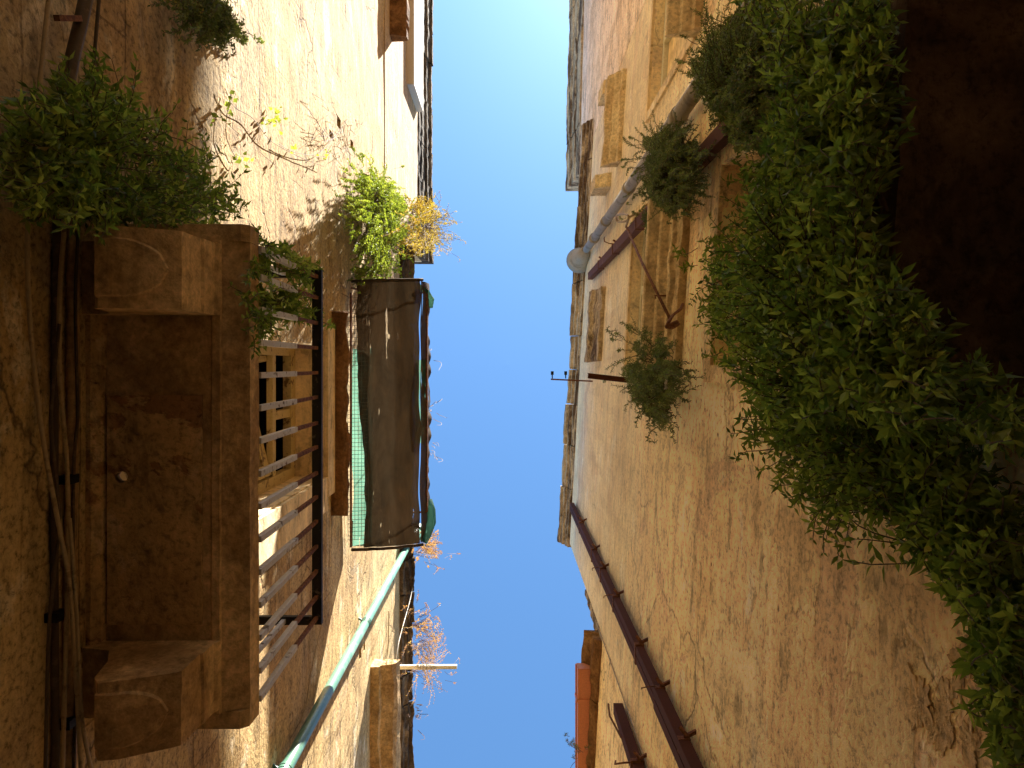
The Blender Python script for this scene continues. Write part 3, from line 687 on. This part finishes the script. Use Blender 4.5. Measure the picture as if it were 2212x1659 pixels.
# little wall irons
for i, (px, py, lab) in enumerate(((1474, 297, 'small staple in the ochre wall below the upper window'), (1657, 724, 'a'), (1663, 885, 'b'))[:1]):
    c = RW.at(1386 + 40, 290); m = MB(); m.tube([c, c + Vector((-.05, 0, 0)), c + Vector((-.05, .08, 0)), c + Vector((0, .08, 0))], .006, 6)
    tag(m.build('staple', M['rust']), lab, 'staple')
for px, py, lab in ((1655 * .8643 - 10, 724 * .8643 + 13, 'small iron pin in the string course under the middle window'), (1645 * .8643, 886 * .8643, 'small bent iron pin under the middle window beside the lower bush')):
    c = RW.at(px, py, .12); m = MB(); m.tube([c + Vector((.12, 0, 0)), c + Vector((-.02, 0, 0)), c + Vector((-.02, .02, -.03))], .007, 6)
    tag(m.build('wall_pin', M['rust']), lab, 'pin')

# ------------------------------------------------------------------ shade net
def netmat(name, col, trans_col, hole, tr=.4, sc=900):
    t = NT(name)
    n = t.noise(2.2, 7, .65, .6, t.coord((1.2, .45, 1.2)))
    c = t.mix(t.ramp(n, [(.35, 0), (.68, 1)]), tuple(x * .3 for x in col), tuple(min(1, x * 1.8) for x in col))
    n2 = t.noise(14, 5, .7, 0, t.coord((1, .15, 1))); c = t.mix(.5, c, t.ramp(n2, [(.3, .6), (.7, 1.35)]), 'MULTIPLY')
    t.l(c, t.b.inputs['Base Color']); t.b.inputs['Roughness'].default_value = .9; t.b.inputs['Specular IOR Level'].default_value = .1
    trn = t.n('ShaderNodeBsdfTranslucent'); trn.inputs[0].default_value = (*trans_col, 1)
    mx = t.n('ShaderNodeMixShader'); mx.inputs[0].default_value = tr; t.l(t.b.outputs[0], mx.inputs[1]); t.l(trn.outputs[0], mx.inputs[2])
    sx = t.n('ShaderNodeSeparateXYZ'); t.l(t.tc.outputs['Object'], sx.inputs[0])
    a = t.math('SINE', t.math('MULTIPLY', sx.outputs[0], sc * 1.0)); b = t.math('SINE', t.math('MULTIPLY', sx.outputs[1], sc * .6))
    wv = t.math('MULTIPLY', t.math('MULTIPLY', t.math('ADD', a, 1.0), .5), t.math('MULTIPLY', t.math('ADD', b, 1.0), .5))
    hl = t.math('GREATER_THAN', wv, hole)
    # worn slits
    ns = t.noise(6, 4, .6, 0, t.coord((2.6, .22, 2.6), (3, 0, 0))); worn = t.ramp(ns, [(.66, 0), (.68, 1)])
    tp = t.n('ShaderNodeBsdfTransparent'); m2 = t.n('ShaderNodeMixShader')
    t.l(t.math('MAXIMUM', hl, t.math('MULTIPLY', worn, .6)), m2.inputs[0]); t.l(mx.outputs[0], m2.inputs[1]); t.l(tp.outputs[0], m2.inputs[2])
    t.l(m2.outputs[0], t.out.inputs[0]); return t.m
M['net_brown'] = netmat('brown_shade_cloth', (.075, .052, .032), (.05, .035, .02), .965, .10)
M['net_green'] = netmat('green_shade_cloth', (.05, .11, .085), (.11, .26, .19), .80, .5, 700)
ny0, ny1 = -.83, 1.84
net = thing('shade_net', 'dark brown shade cloth with green netting slung below the upper railing', 'shade net', (-1.2, .4, 7.3 + CZ))
def netpt(u, v, off=0.0, k=0):   # u 0..1 from the wall outwards, v 0..1 along the alley
    x = -1.60 + u * .72; zr = 7.5 + .45 * u - .05 * math.sin(math.pi * u)
    y = ny0 + (ny1 - ny0) * v + (v - .5) * .14 * u
    q = Vector((x * 1.6, y * .55, k)); 
    zr += .07 * noise.noise(q * 2.2) + .03 * noise.noise(Vector((x * 9, y * 1.6, k))) + .014 * noise.noise(q * 9)
    x += .02 * noise.noise(Vector((y * 2.0, u * 2, 4 + k))) + (.03 * math.sin(v * 9) * (1 - u) * .4)
    return Vector((x, y, zr + CZ + off))
def sheet(u0f, u1f, v0, v1, off, k, nu=26, nv=90):
    m = MB(); vs = []; fs = []
    for j in range(nv + 1):
        v = v0 + (v1 - v0) * j / nv; a_, b_ = u0f(v), u1f(v)
        for i in range(nu + 1): vs.append(netpt(a_ + (b_ - a_) * i / nu, v, off, k))
    for j in range(nv):
        for i in range(nu): a_ = j * (nu + 1) + i; fs.append((a_, a_ + 1, a_ + nu + 2, a_ + nu + 1))
    m.add(vs, fs); return m
nz = lambda v, s: noise.noise(Vector((v * 4, s, 0)))
sheet(lambda v: .10 + .10 * max(0, min(1, (v - .3) * 3)) + .03 * nz(v * 3, 1), lambda v: .93 + .03 * nz(v * 2, 5), 0, 1, -.03, 0).build('brown_cloth', M['net_brown'], net, True)
sheet(lambda v: .03 + .03 * nz(v, 2), lambda v: .30, .25, 1, .03, 3).build('green_netting', M['net_green'], net, True)
# turned-up outer edge
m = MB(); vs = []; fs = []; nv = 80
for j in range(nv + 1):
    v = j / nv; q = netpt(.94, v); w_ = .06 + .05 * abs(nz(v * 4, 7))
    vs += [q + Vector((0, 0, -.005)), q + Vector((w_ * .7, 0, .10)), q + Vector((w_ + .02 * nz(v * 6, 9), 0, .26 + .08 * nz(v * 2, 3)))]
for j in range(nv):
    for i in range(2): a_ = j * 3 + i; fs.append((a_, a_ + 1, a_ + 4, a_ + 3))
m.add(vs, fs); m.build('turned_up_edge', M['net_brown'], net, True)
sheet(lambda v: .86, lambda v: 1.02 + .05 * nz(v * 2, 15), .30, .62, .05, 5, 6, 40).build('green_netting', M['net_green'], net, True)
# hems
for v in (0.0, 1.0):
    m = MB(); m.tube([netpt(.04 + .93 * i / 14, v, -.03) + Vector((0, (.02 if v else -.012), 0)) for i in range(15)], .016, 8); m.build('hem', M['net_brown'], net, True)
# rolled bag end of the cloth beside the hopper
c = netpt(.98, .93); m = MB(); m.tube([c + Vector((.02, -.22, .2)), c + Vector((.06, -.12, .16)), c + Vector((.07, 0, .12)), c + Vector((.02, .13, .08)), c + Vector((-.02, .2, .06))], .05, 12); m.build('cloth_roll', M['net_green'], net, True)
c = netpt(.97, .02); m = MB(); m.tube([c + Vector((-.05, 0.0, .0)), c + Vector((.03, .05, .1)), c + Vector((.07, .12, .2)), c + Vector((.05, .2, .25))], .03, 10); m.build('cloth_roll', M['net_green'], net, True)
# the railing it hangs on
rl = thing('railing', 'rusty iron railing with wire mesh above the shade cloth', 'railing', (-1.3, .4, 7.2 + CZ))
o1 = netpt(1, .05); 
m = MB(); xo = -.868; zo = 8.02 + CZ
m.bar((xo, ny0 - .0, zo), (xo, ny1 - .25, zo), .022, .03); m.build('top_rail', M['rust'], rl)
xi = -1.575; zi = 7.47 + CZ
m = MB(); m.bar((xi, ny0 + .1, zi), (xi, ny1, zi), .02, .02); m.build('bottom_rail', M['rust'], rl)
for k in range(2):
    y = ny0 + .05 + (ny1 - ny0 - .3) * k; m = MB(); m.bar((xi, y, zi + .02), (xi + .1, y, zi + .45), .018, .018, Vector((0, 1, 0))); m.bar((xi + .1, y, zi + .44), (xo - .01, y, zo - .02), .018, .018, Vector((0, 1, 0))); m.build('strut', M['rust'], rl)
m = MB()
for k in range(62):
    y = ny0 + .1 + k * .041; wz = .006 * math.sin(k * 1.7)
    m.tube([(-1.615, y, zi + .02 + wz), (-1.42, y + wz, zi + .06)], .0022, 4, False)
for k in range(7):
    u = k / 6; m.tube([(-1.61 + .20 * u, ny0 + .1 + 2.5 * j / 10, zi + .02 + .04 * u + .006 * math.sin(j * 2 + k)) for j in range(11)], .0022, 4, False)
m.build('wire_mesh', M['cable_dark'], rl)

# ------------------------------------------------------------------ plants
def inpoly(x, y, P):
    c = False; j = len(P) - 1
    for i in range(len(P)):
        if (P[i][1] > y) != (P[j][1] > y) and x < (P[j][0] - P[i][0]) * (y - P[i][1]) / (P[j][1] - P[i][1]) + P[i][0]: c = not c
        j = i
    return c
def leafverts(p, d, up, L, wr, fold=.25, droop=.2):
    s = d.cross(up)
    if s.length < 1e-4: s = d.orthogonal()
    s.normalize(); n = s.cross(d).normalized(); w_ = L * wr
    return [p, p + d * L * .38 + s * w_ + n * w_ * fold, p + d * L * .45 - n * 0.0, p + d * L * .38 - s * w_ + n * w_ * fold, p + d * L * .96 - n * L * droop]
LF = [(0, 2, 1), (0, 3, 2), (1, 2, 4), (2, 3, 4)]
def leaf_mesh(name, mat, wr):
    me = bpy.data.meshes.new(name); me.from_pydata([tuple(v) for v in leafverts(Vector((0, 0, 0)), Vector((1, 0, 0)), Vector((0, 0, 1)), 1.0, wr)], [], LF); me.materials.append(mat)
    a = me.attributes.new('tint', 'FLOAT', 'FACE'); a.data.foreach_set('value', [random.uniform(.55, .95)] * 4); me.update(); return me
def clip(v):
    return v
def plant(name, label, cat, W, poly, spine, nst, L, wr, mat, pr=(.05, .4), step=None, solo=0, seed=1, group=None, stemr=.003, sag=.06, jitter=.03, tints=(0, 1), cut=.35, spines=0.02, leafper=2, stemmat=None, maxlen=.55, zmax=None, sprigs=.17, spr=28, clump=24., gate=-.04):
    """stems spring from the spine on the wall towards points inside the outline; leaves along them"""
    rnd = random.Random(seed)
    sp = [W.at(x, y, spines) for x, y in spine]
    root = min(sp, key=lambda q: q.z)
    th = thing(name, label, cat, root, group)
    xs = [p[0] for p in poly]; ys = [p[1] for p in poly]
    fol = MB(); fol.tint = []; stm = MB(); solos = []
    n = 0; tries = 0
    step = step or L * .55
    while n < nst and tries < nst * 40:
        tries += 1
        x, y = rnd.uniform(min(xs), max(xs)), rnd.uniform(min(ys), max(ys))
        if not inpoly(x, y, poly): continue
        sprig = rnd.random() < sprigs
        if sprig:
            an = rnd.uniform(0, 6.283); sr = spr * rnd.uniform(.5, 1.9); x += math.cos(an) * sr; y += math.sin(an) * sr
            if inpoly(x, y, poly): continue
        elif noise.noise(Vector((x, y, seed * 9)) / clump) < gate: continue
        p = rnd.uniform(*pr); tip = W.at(x, y, p)
        if zmax and tip.z > zmax: continue
        rt = min(sp, key=lambda q: (q - tip).length) + Vector((rnd.uniform(-1, 1), rnd.uniform(-1, 1), rnd.uniform(-1, 1))) * jitter
        dv = tip - rt
        if dv.length > maxlen: rt = tip - dv.normalized() * maxlen * rnd.uniform(.6, 1)
        ln = max((tip - rt).length, L * 2)
        mid = (rt + tip) / 2 + Vector((W.side * rnd.uniform(0, .3) * ln, rnd.uniform(-.2, .2) * ln, rnd.uniform(-.05, .35) * ln))
        pts = []; ns = max(4, int(ln / (step * 1.0)))
        for k in range(ns + 1):
            t_ = k / ns; q = rt * (1 - t_) ** 2 + mid * 2 * t_ * (1 - t_) + tip * t_ ** 2
            q = q + Vector(noise.noise_vector(q * 8)) * .012; pts.append(q)
        # keep out of the wall
        for q in pts:
            wx = W.a + W.b * q.y
            if (q.x - wx) * W.side < .008: q.x = wx + W.side * .008
        stm.tube(pts if len(pts) < 9 else pts[::2] + [pts[-1]], stemr, 3, False, 0, stemr * .4)
        tb = rnd.uniform(*tints)
        for k in range(int(ns * cut), ns + 1):
            q = pts[k]; d = (pts[min(k + 1, ns)] - pts[max(k - 1, 0)]).normalized()
            for s_ in range(leafper if (k < ns or not leafper) else 3):
                az = rnd.uniform(0, 6.283) if leafper > 2 else (k * 2.4 + s_ * 3.14 + rnd.uniform(-.4, .4))
                u = d.orthogonal().normalized(); v = d.cross(u)
                ld = (d * rnd.uniform(.25, .7) + (u * math.cos(az) + v * math.sin(az)) + Vector((0, 0, -.15))).normalized()
                l = L * rnd.uniform(.55, 1.15) * (1 - .35 * (k / ns) ** 3)
                up = (Vector((0, 0, 1)) + Vector((rnd.uniform(-.6, .6), rnd.uniform(-.6, .6), rnd.uniform(-.3, .3)))).normalized()
                if solo and rnd.random() < .5 and len(solos) < solo * 12: solos.append((q.z - CZ, l, q, ld, up)); 
                vs = leafverts(q, ld, up, l, wr * rnd.uniform(.8, 1.15), rnd.uniform(.05, .45), rnd.uniform(0, .35))
                tt = max(0, min(1, tb * .6 + rnd.uniform(0, .4)))
                fol.add(vs, LF); fol.tint += [tt] * 4
        n += 1
    fo = fol.build('foliage', mat, th); fo['kind'] = 'stuff'
    so_ = stm.build('stem', stemmat or M['stem'], th); so_['kind'] = 'stuff'
    if solo:
        me = leaf_mesh('leaf', mat, wr); solos.sort(key=lambda s: s[0] / s[1])
        for (_, l, q, ld, up) in solos[:solo]:
            o = bpy.data.objects.new('leaf', me); C.objects.link(o); o.parent = th
            s_ = up.cross(ld).normalized(); n_ = ld.cross(s_)
            l *= 1.15
            Mx = Matrix(((ld.x, s_.x, n_.x, q.x), (ld.y, s_.y, n_.y, q.y), (ld.z, s_.z, n_.z, q.z), (0, 0, 0, 1))) @ Matrix.Scale(l, 4)
            o.matrix_basis = Matrix.Translation(-Vector(root)) @ Mx
    return th
PL = 'pellitory plants growing on the walls'
def ell(cx, cy, rx, ry, n=20, rag=.18, sd=0):
    r = random.Random(sd); return [(cx + rx * math.cos(6.283 * i / n) * (1 + r.uniform(-rag, rag)), cy + ry * math.sin(6.283 * i / n) * (1 + r.uniform(-rag, rag))) for i in range(n)]
# left, big dark one above the balcony end
plant('pellitory', 'large dark green leafy plant left of the stone balcony end', 'plant', L2W,
      [(20, 230), (130, 150), (190, 135), (270, 150), (300, 230), (350, 260), (375, 330), (430, 320), (440, 250), (452, 330), (470, 370), (510, 420), (545, 450), (500, 485), (350, 492), (200, 500), (60, 480), (0, 400), (0, 260)],
      [(230, 260), (140, 300), (280, 330), (330, 400), (420, 440), (180, 400), (80, 330), (260, 440)], 620, .064, .15, M['leaf'], (.05, .42), solo=90, seed=3, maxlen=.45)
plant('pellitory', 'leafy plant spilling over the end of the stone balcony railing', 'plant', L2W,
      [(535, 470), (560, 510), (690, 580), (690, 600), (640, 640), (700, 660), (690, 695), (600, 700), (560, 770), (540, 790), (533, 620)],
      [(540, 560), (545, 600), (545, 640), (560, 660), (560, 540)], 170, .05, .15, M['leaf'], (.42, .66), solo=60, seed=4, maxlen=.45, cut=.25, spines=.5)
plant('pellitory', 'green plant at the top edge of the photo on the left wall', 'plant', L2W,
      [(370, -20), (395, 60), (430, 100), (470, 105), (500, 95), (530, 95), (535, 60), (500, 30), (490, -20)],
      [(430, -10), (440, 30), (470, 50)], 240, .030, .24, M['leaf_olive'], (.03, .28), seed=5, maxlen=.35)
plant('bush', 'bright yellow green sunlit bush on the left wall above the shade cloth', 'bush', L2W,
      [(775, 330), (795, 350), (805, 390), (850, 400), (880, 440), (880, 500), (862, 560), (840, 585), (800, 580), (775, 545), (768, 500), (752, 440), (750, 400), (775, 385)],
      [(800, 420), (810, 470), (815, 520), (805, 385)], 1700, .024, .32, M['leaf_lime'], (.04, .42), seed=6, maxlen=.5, cut=.4, stemr=.002)
plant('bush', 'sparse green bush hanging just below the sunlit bush', 'bush', L2W,
      [(752, 560), (790, 575), (850, 575), (880, 570), (860, 590), (830, 610), (770, 615), (755, 600)], [(790, 580), (830, 575)], 120, .022, .34, M['leaf_lime'], (.02, .2), seed=16, maxlen=.35)
plant('bush', 'golden brown wispy bush at the left roof edge against the sky', 'bush', LW,
      ell(912, 492, 42, 62, sd=3) , [(885, 480), (890, 520), (890, 460)], 380, .035, .26, M['leaf_gold'], (.1, .6), seed=7, maxlen=.9, cut=.35, stemmat=M['twig'], stemr=.003, step=.05)
plant('bush', 'pale wisps of dry twigs beyond the golden bush', 'bush', LW,
      ell(955, 500, 38, 60, sd=4), [(905, 500), (905, 480)], 110, .022, .28, M['leaf_gold'], (.45, .75), seed=8, maxlen=1.4, cut=.5, stemmat=M['twig'], stemr=.0035, step=.08)
plant('bush', 'small reddish dry bush on the left roof beside the green hopper', 'bush', L2W,
      ell(925, 1182, 28, 34, sd=5), [(893, 1180), (893, 1195)], 75, .03, .26, M['leaf_red'], (.35, .65), seed=9, maxlen=.9, cut=.45, stemmat=M['twig'], stemr=.0035, step=.05)
plant('bush', 'larger reddish dry bush on the left roof above the white batten', 'bush', L2W,
      [(893, 1310), (930, 1320), (955, 1350), (965, 1390), (955, 1420), (975, 1450), (945, 1490), (915, 1500), (893, 1500)], [(891, 1350), (891, 1400), (891, 1450)], 170, .03, .26, M['leaf_red'], (.3, .6), seed=10, maxlen=1.1, cut=.5, stemmat=M['twig'], stemr=.0035, step=.06)
plant('dry_twigs', 'faint bare twigs standing against the sky beyond the shade cloth', 'twigs', L2W,
      [(920, 700), (950, 720), (960, 880), (965, 940), (950, 1030), (920, 1040)], [(918, 740), (918, 880), (918, 950), (918, 1010)], 22, .016, .24, M['leaf_red'], (.4, .6), seed=11, maxlen=.9, cut=.9, stemmat=M['twig'], stemr=.005, step=.12, leafper=0)
plant('dry_twigs', 'few thin twigs below the larger reddish dry bush', 'twigs', L2W,
      [(893, 1500), (920, 1520), (915, 1560), (893, 1560)], [(891, 1530)], 16, .02, .24, M['leaf_red'], (.3, .5), seed=12, maxlen=.6, cut=.8, stemmat=M['twig'], stemr=.005, step=.1, leafper=0)
# right side
plant('bush', 'dense dark olive bush at the top of the right wall', 'bush', RW,
      [(1530, 0), (1560, 20), (1650, 10), (1720, 60), (1720, 200), (1700, 300), (1640, 330), (1570, 270), (1540, 240), (1500, 180), (1480, 100), (1520, 110)],
      [(1600, 120), (1620, 180), (1590, 60), (1640, 240), (1560, 150)], 1500, .024, .19, M['leaf_olive'], (.04, .42), seed=20, maxlen=.5, cut=.35)
plant('bush', 'round olive bush over the off white pipe', 'bush', RW,
      [(1400, 290), (1450, 265), (1500, 280), (1515, 330), (1510, 400), (1485, 440), (1450, 462), (1410, 440), (1385, 390), (1375, 340)],
      [(1480, 350), (1480, 390), (1460, 330)], 1150, .021, .18, M['leaf_olive'], (.04, .42), seed=21, maxlen=.5, cut=.35)
plant('bush', 'small tuft of green below the round olive bush', 'bush', RW, ell(1405, 465, 24, 38, sd=6), [(1410, 450), (1405, 480)], 90, .02, .26, M['leaf_olive'], (.02, .15), seed=22, maxlen=.25)
plant('bush', 'spiky green bush at the lower end of the middle window sill', 'bush', RW,
      [(1375, 700), (1440, 720), (1440, 780), (1475, 790), (1480, 840), (1450, 880), (1440, 935), (1400, 905), (1365, 860), (1345, 800), (1385, 790), (1340, 720)],
      [(1430, 790), (1430, 830), (1420, 750)], 600, .030, .14, M['leaf_olive'], (.04, .40), seed=23, maxlen=.45, cut=.25)
P4 = [(1570, -10), (1640, 40), (1680, 150), (1660, 250), (1650, 340), (1620, 400), (1585, 460), (1560, 530), (1500, 520), (1520, 590), (1540, 640), (1530, 720), (1560, 790), (1620, 830), (1650, 900), (1600, 960), (1690, 990),
      (1720, 1060), (1760, 1100), (1800, 1180), (1830, 1090), (1900, 1110), (1960, 1150), (2010, 1190), (2050, 1260), (2110, 1300), (2100, 1400), (2150, 1440), (2140, 1510), (2180, 1560), (2190, 1640), (2240, 1680),
      (2250, 1200), (2180, 1080), (2090, 980), (2060, 850), (2030, 740), (1990, 650), (1940, 580), (1870, 560), (1850, 460), (1880, 330), (1930, 200), (1870, 120), (1880, -10)]
def slice_poly(P, y0, y1): return [(x, min(max(y, y0), y1)) for x, y in P]
plant('pellitory', 'bright green leafy plant hanging from the right balcony, uppermost part', 'plant', RW, slice_poly(P4, -10, 430),
      [(1700, 20), (1760, 100), (1780, 200), (1760, 300), (1720, 380), (1830, 150), (1840, 280), (1790, 400)], 820, .055, .155, M['leaf'], (.04, .52), solo=90, seed=30, maxlen=.42, sprigs=.25, spr=34, gate=.0)
plant('pellitory', 'bright green leafy plant in the middle of the right wall beside the dark overhang', 'plant', RW, slice_poly(P4, 400, 900),
      [(1700, 450), (1660, 540), (1700, 640), (1780, 700), (1880, 740), (1760, 560), (1820, 620), (1800, 830), (1920, 850), (1680, 750)], 1080, .055, .155, M['leaf'], (.04, .50), solo=110, seed=31, maxlen=.42, sprigs=.25, spr=34, gate=.0)
plant('pellitory', 'dark green leafy plant cascading along the right wall to the bottom corner', 'plant', RW, slice_poly(P4, 870, 1680),
      [(1800, 930), (1900, 960), (1980, 1010), (1850, 1020), (2060, 1060), (2130, 1170), (2180, 1300), (2200, 1450), (2210, 1580)], 1000, .055, .155, M['leaf'], (.04, .36), solo=100, seed=32, maxlen=.40, sprigs=.28, spr=36, gate=.0)
plant('pellitory', 'single leafy shoot reaching into the dark at the right edge', 'plant', RW,
      [(2080, 770), (2120, 780), (2160, 840), (2212, 880), (2230, 960), (2180, 960), (2120, 880)], [(2230, 930), (2200, 900), (2150, 850)], 26, .05, .15, M['leaf'], (.30, .42), solo=20, seed=33, maxlen=.3)
plant('pellitory', 'dark shoots hanging over the edge of the dark overhang at upper right', 'plant', RW,
      [(1850, -10), (1940, -10), (1950, 200), (1900, 330), (1890, 520), (1960, 600), (2010, 720), (1960, 740), (1850, 600), (1835, 300)], [(1880, 20), (1880, 150), (1870, 300), (1870, 450), (1890, 560), (1930, 660)], 230, .055, .155, M['leaf'], (.36, .50), seed=34, maxlen=.3, spines=.34)
# creeper on the sunlit left wall
cr = thing('creeper', 'thin creeper with a few yellow leaves trailing over the sunlit left wall', 'creeper', L2W.at(488, 190, .02))
m = MB()
for path in (((486, 190), (505, 230), (545, 255), (580, 300), (610, 320), (660, 345), (700, 360)), ((500, 200), (490, 250), (490, 300), (515, 350), (522, 345)), ((600, 310), (640, 330), (690, 330), (735, 280)), ((735, 280), (745, 265), (760, 250)), ((735, 280), (720, 300), (700, 305))):
    m.tube(smooth_path([L2W.at(x, y, .03) for x, y in path]), .0022, 5)
rr = random.Random(5)
for k in range(46):
    x, y = rr.gauss(715, 26), rr.gauss(285, 22); m.tube([L2W.at(x, y, .03), L2W.at(x + rr.uniform(-12, 12), y + rr.uniform(-16, 16), .05), L2W.at(x + rr.uniform(-16, 18), y + rr.uniform(-26, 26), .06)], .0018, 4)
m.build('stem', M['twig'], cr)
ml = leaf_mesh('leaf', M['leaf_lime'], .34); md = leaf_mesh('leaf', M['leaf'], .34)
for (cx_, cy_, n_, s_, me) in ((590, 262, 16, 12, ml), (600, 240, 6, 8, ml), (700, 330, 8, 8, ml), (490, 255, 9, 12, md), (495, 215, 7, 10, md), (515, 340, 8, 10, md), (632, 322, 5, 6, md)):
    for k in range(n_):
        q = L2W.at(rr.gauss(cx_, s_), rr.gauss(cy_, s_), rr.uniform(.03, .1)); o = bpy.data.objects.new('leaf', me); C.objects.link(o); o.parent = cr
        o.location = q - Vector(cr.location); o.rotation_euler = (rr.uniform(-.8, .8), rr.uniform(-.8, .8), rr.uniform(0, 6.28)); o.scale = (rr.uniform(.025, .05),) * 3

# ------------------------------------------------------------------ plaster flakes lifting off the ochre wall
def flake(px, py, r, seed, mat, house, th=.006, W=RW, ex=1.0):
    rnd = random.Random(seed); c = W.at(px, py, 0); n = 44; m = MB(); a_ = []; b_ = []
    for i in range(n):
        t_ = 6.283 * i / n; rr_ = r * (1 + .75 * noise.noise(Vector((math.cos(t_) * 1.6, math.sin(t_) * 1.6, seed * 3.1))) + .5 * noise.noise(Vector((math.cos(t_) * 5, math.sin(t_) * 5, seed))) + rnd.uniform(-.08, .08))
        y, z = c.y + math.cos(t_) * rr_ * ex, c.z + math.sin(t_) * rr_
        lift = th * (1 + 1.6 * max(0, noise.noise(Vector((t_, seed, 2)))))
        a_.append(W.pt(y, z, lift)); b_.append(W.pt(y + (c.y - y) * .08, z + (c.z - z) * .08, -.012))
    m.add(a_ + b_ + [W.pt(c.y, c.z, th * .8)], [(2 * n, i, (i + 1) % n) if W.side > 0 else (2 * n, (i + 1) % n, i) for i in range(n)] + [(i, (i + 1) % n, n + (i + 1) % n, n + i) for i in range(n)])
    m.build('plaster_flake', mat, house)
M['flake'] = plaster('loose_plaster', (.70, .56, .36), (.64, .50, .30), (.6, .45, .27), (.55, .38, .22), (.76, .66, .48), 50, crack=.5, scar=.2)
M['scar'] = plaster('bare_undercoat', (.44, .24, .15), (.38, .20, .12), (.34, .18, .11), (.3, .16, .1), (.48, .30, .2), 60, crack=.5, scar=.2)
for i, (px, py, r, ex) in enumerate(((1985, 1515, .06, 1.3), (2030, 1575, .05, 1.3), (2100, 1605, .04, 1.2), (2045, 1520, .035, 1.5), (2075, 1440, .045, 1.5))):
    flake(px, py, r, i + 1, M['flake'], houseR2, .005, ex=ex)

# weeds on the gutter
plant('dry_twigs', 'small dry weeds sprouting from the terracotta gutter', 'weeds', W3, [(1225, 1600), (1250, 1590), (1250, 1659), (1228, 1659)], [(1252, 1620), (1252, 1650)], 14, .03, .12, M['leaf_olive'], (.36, .5), seed=40, maxlen=.25, cut=.5, stemmat=M['twig'], stemr=.003, spines=.36)
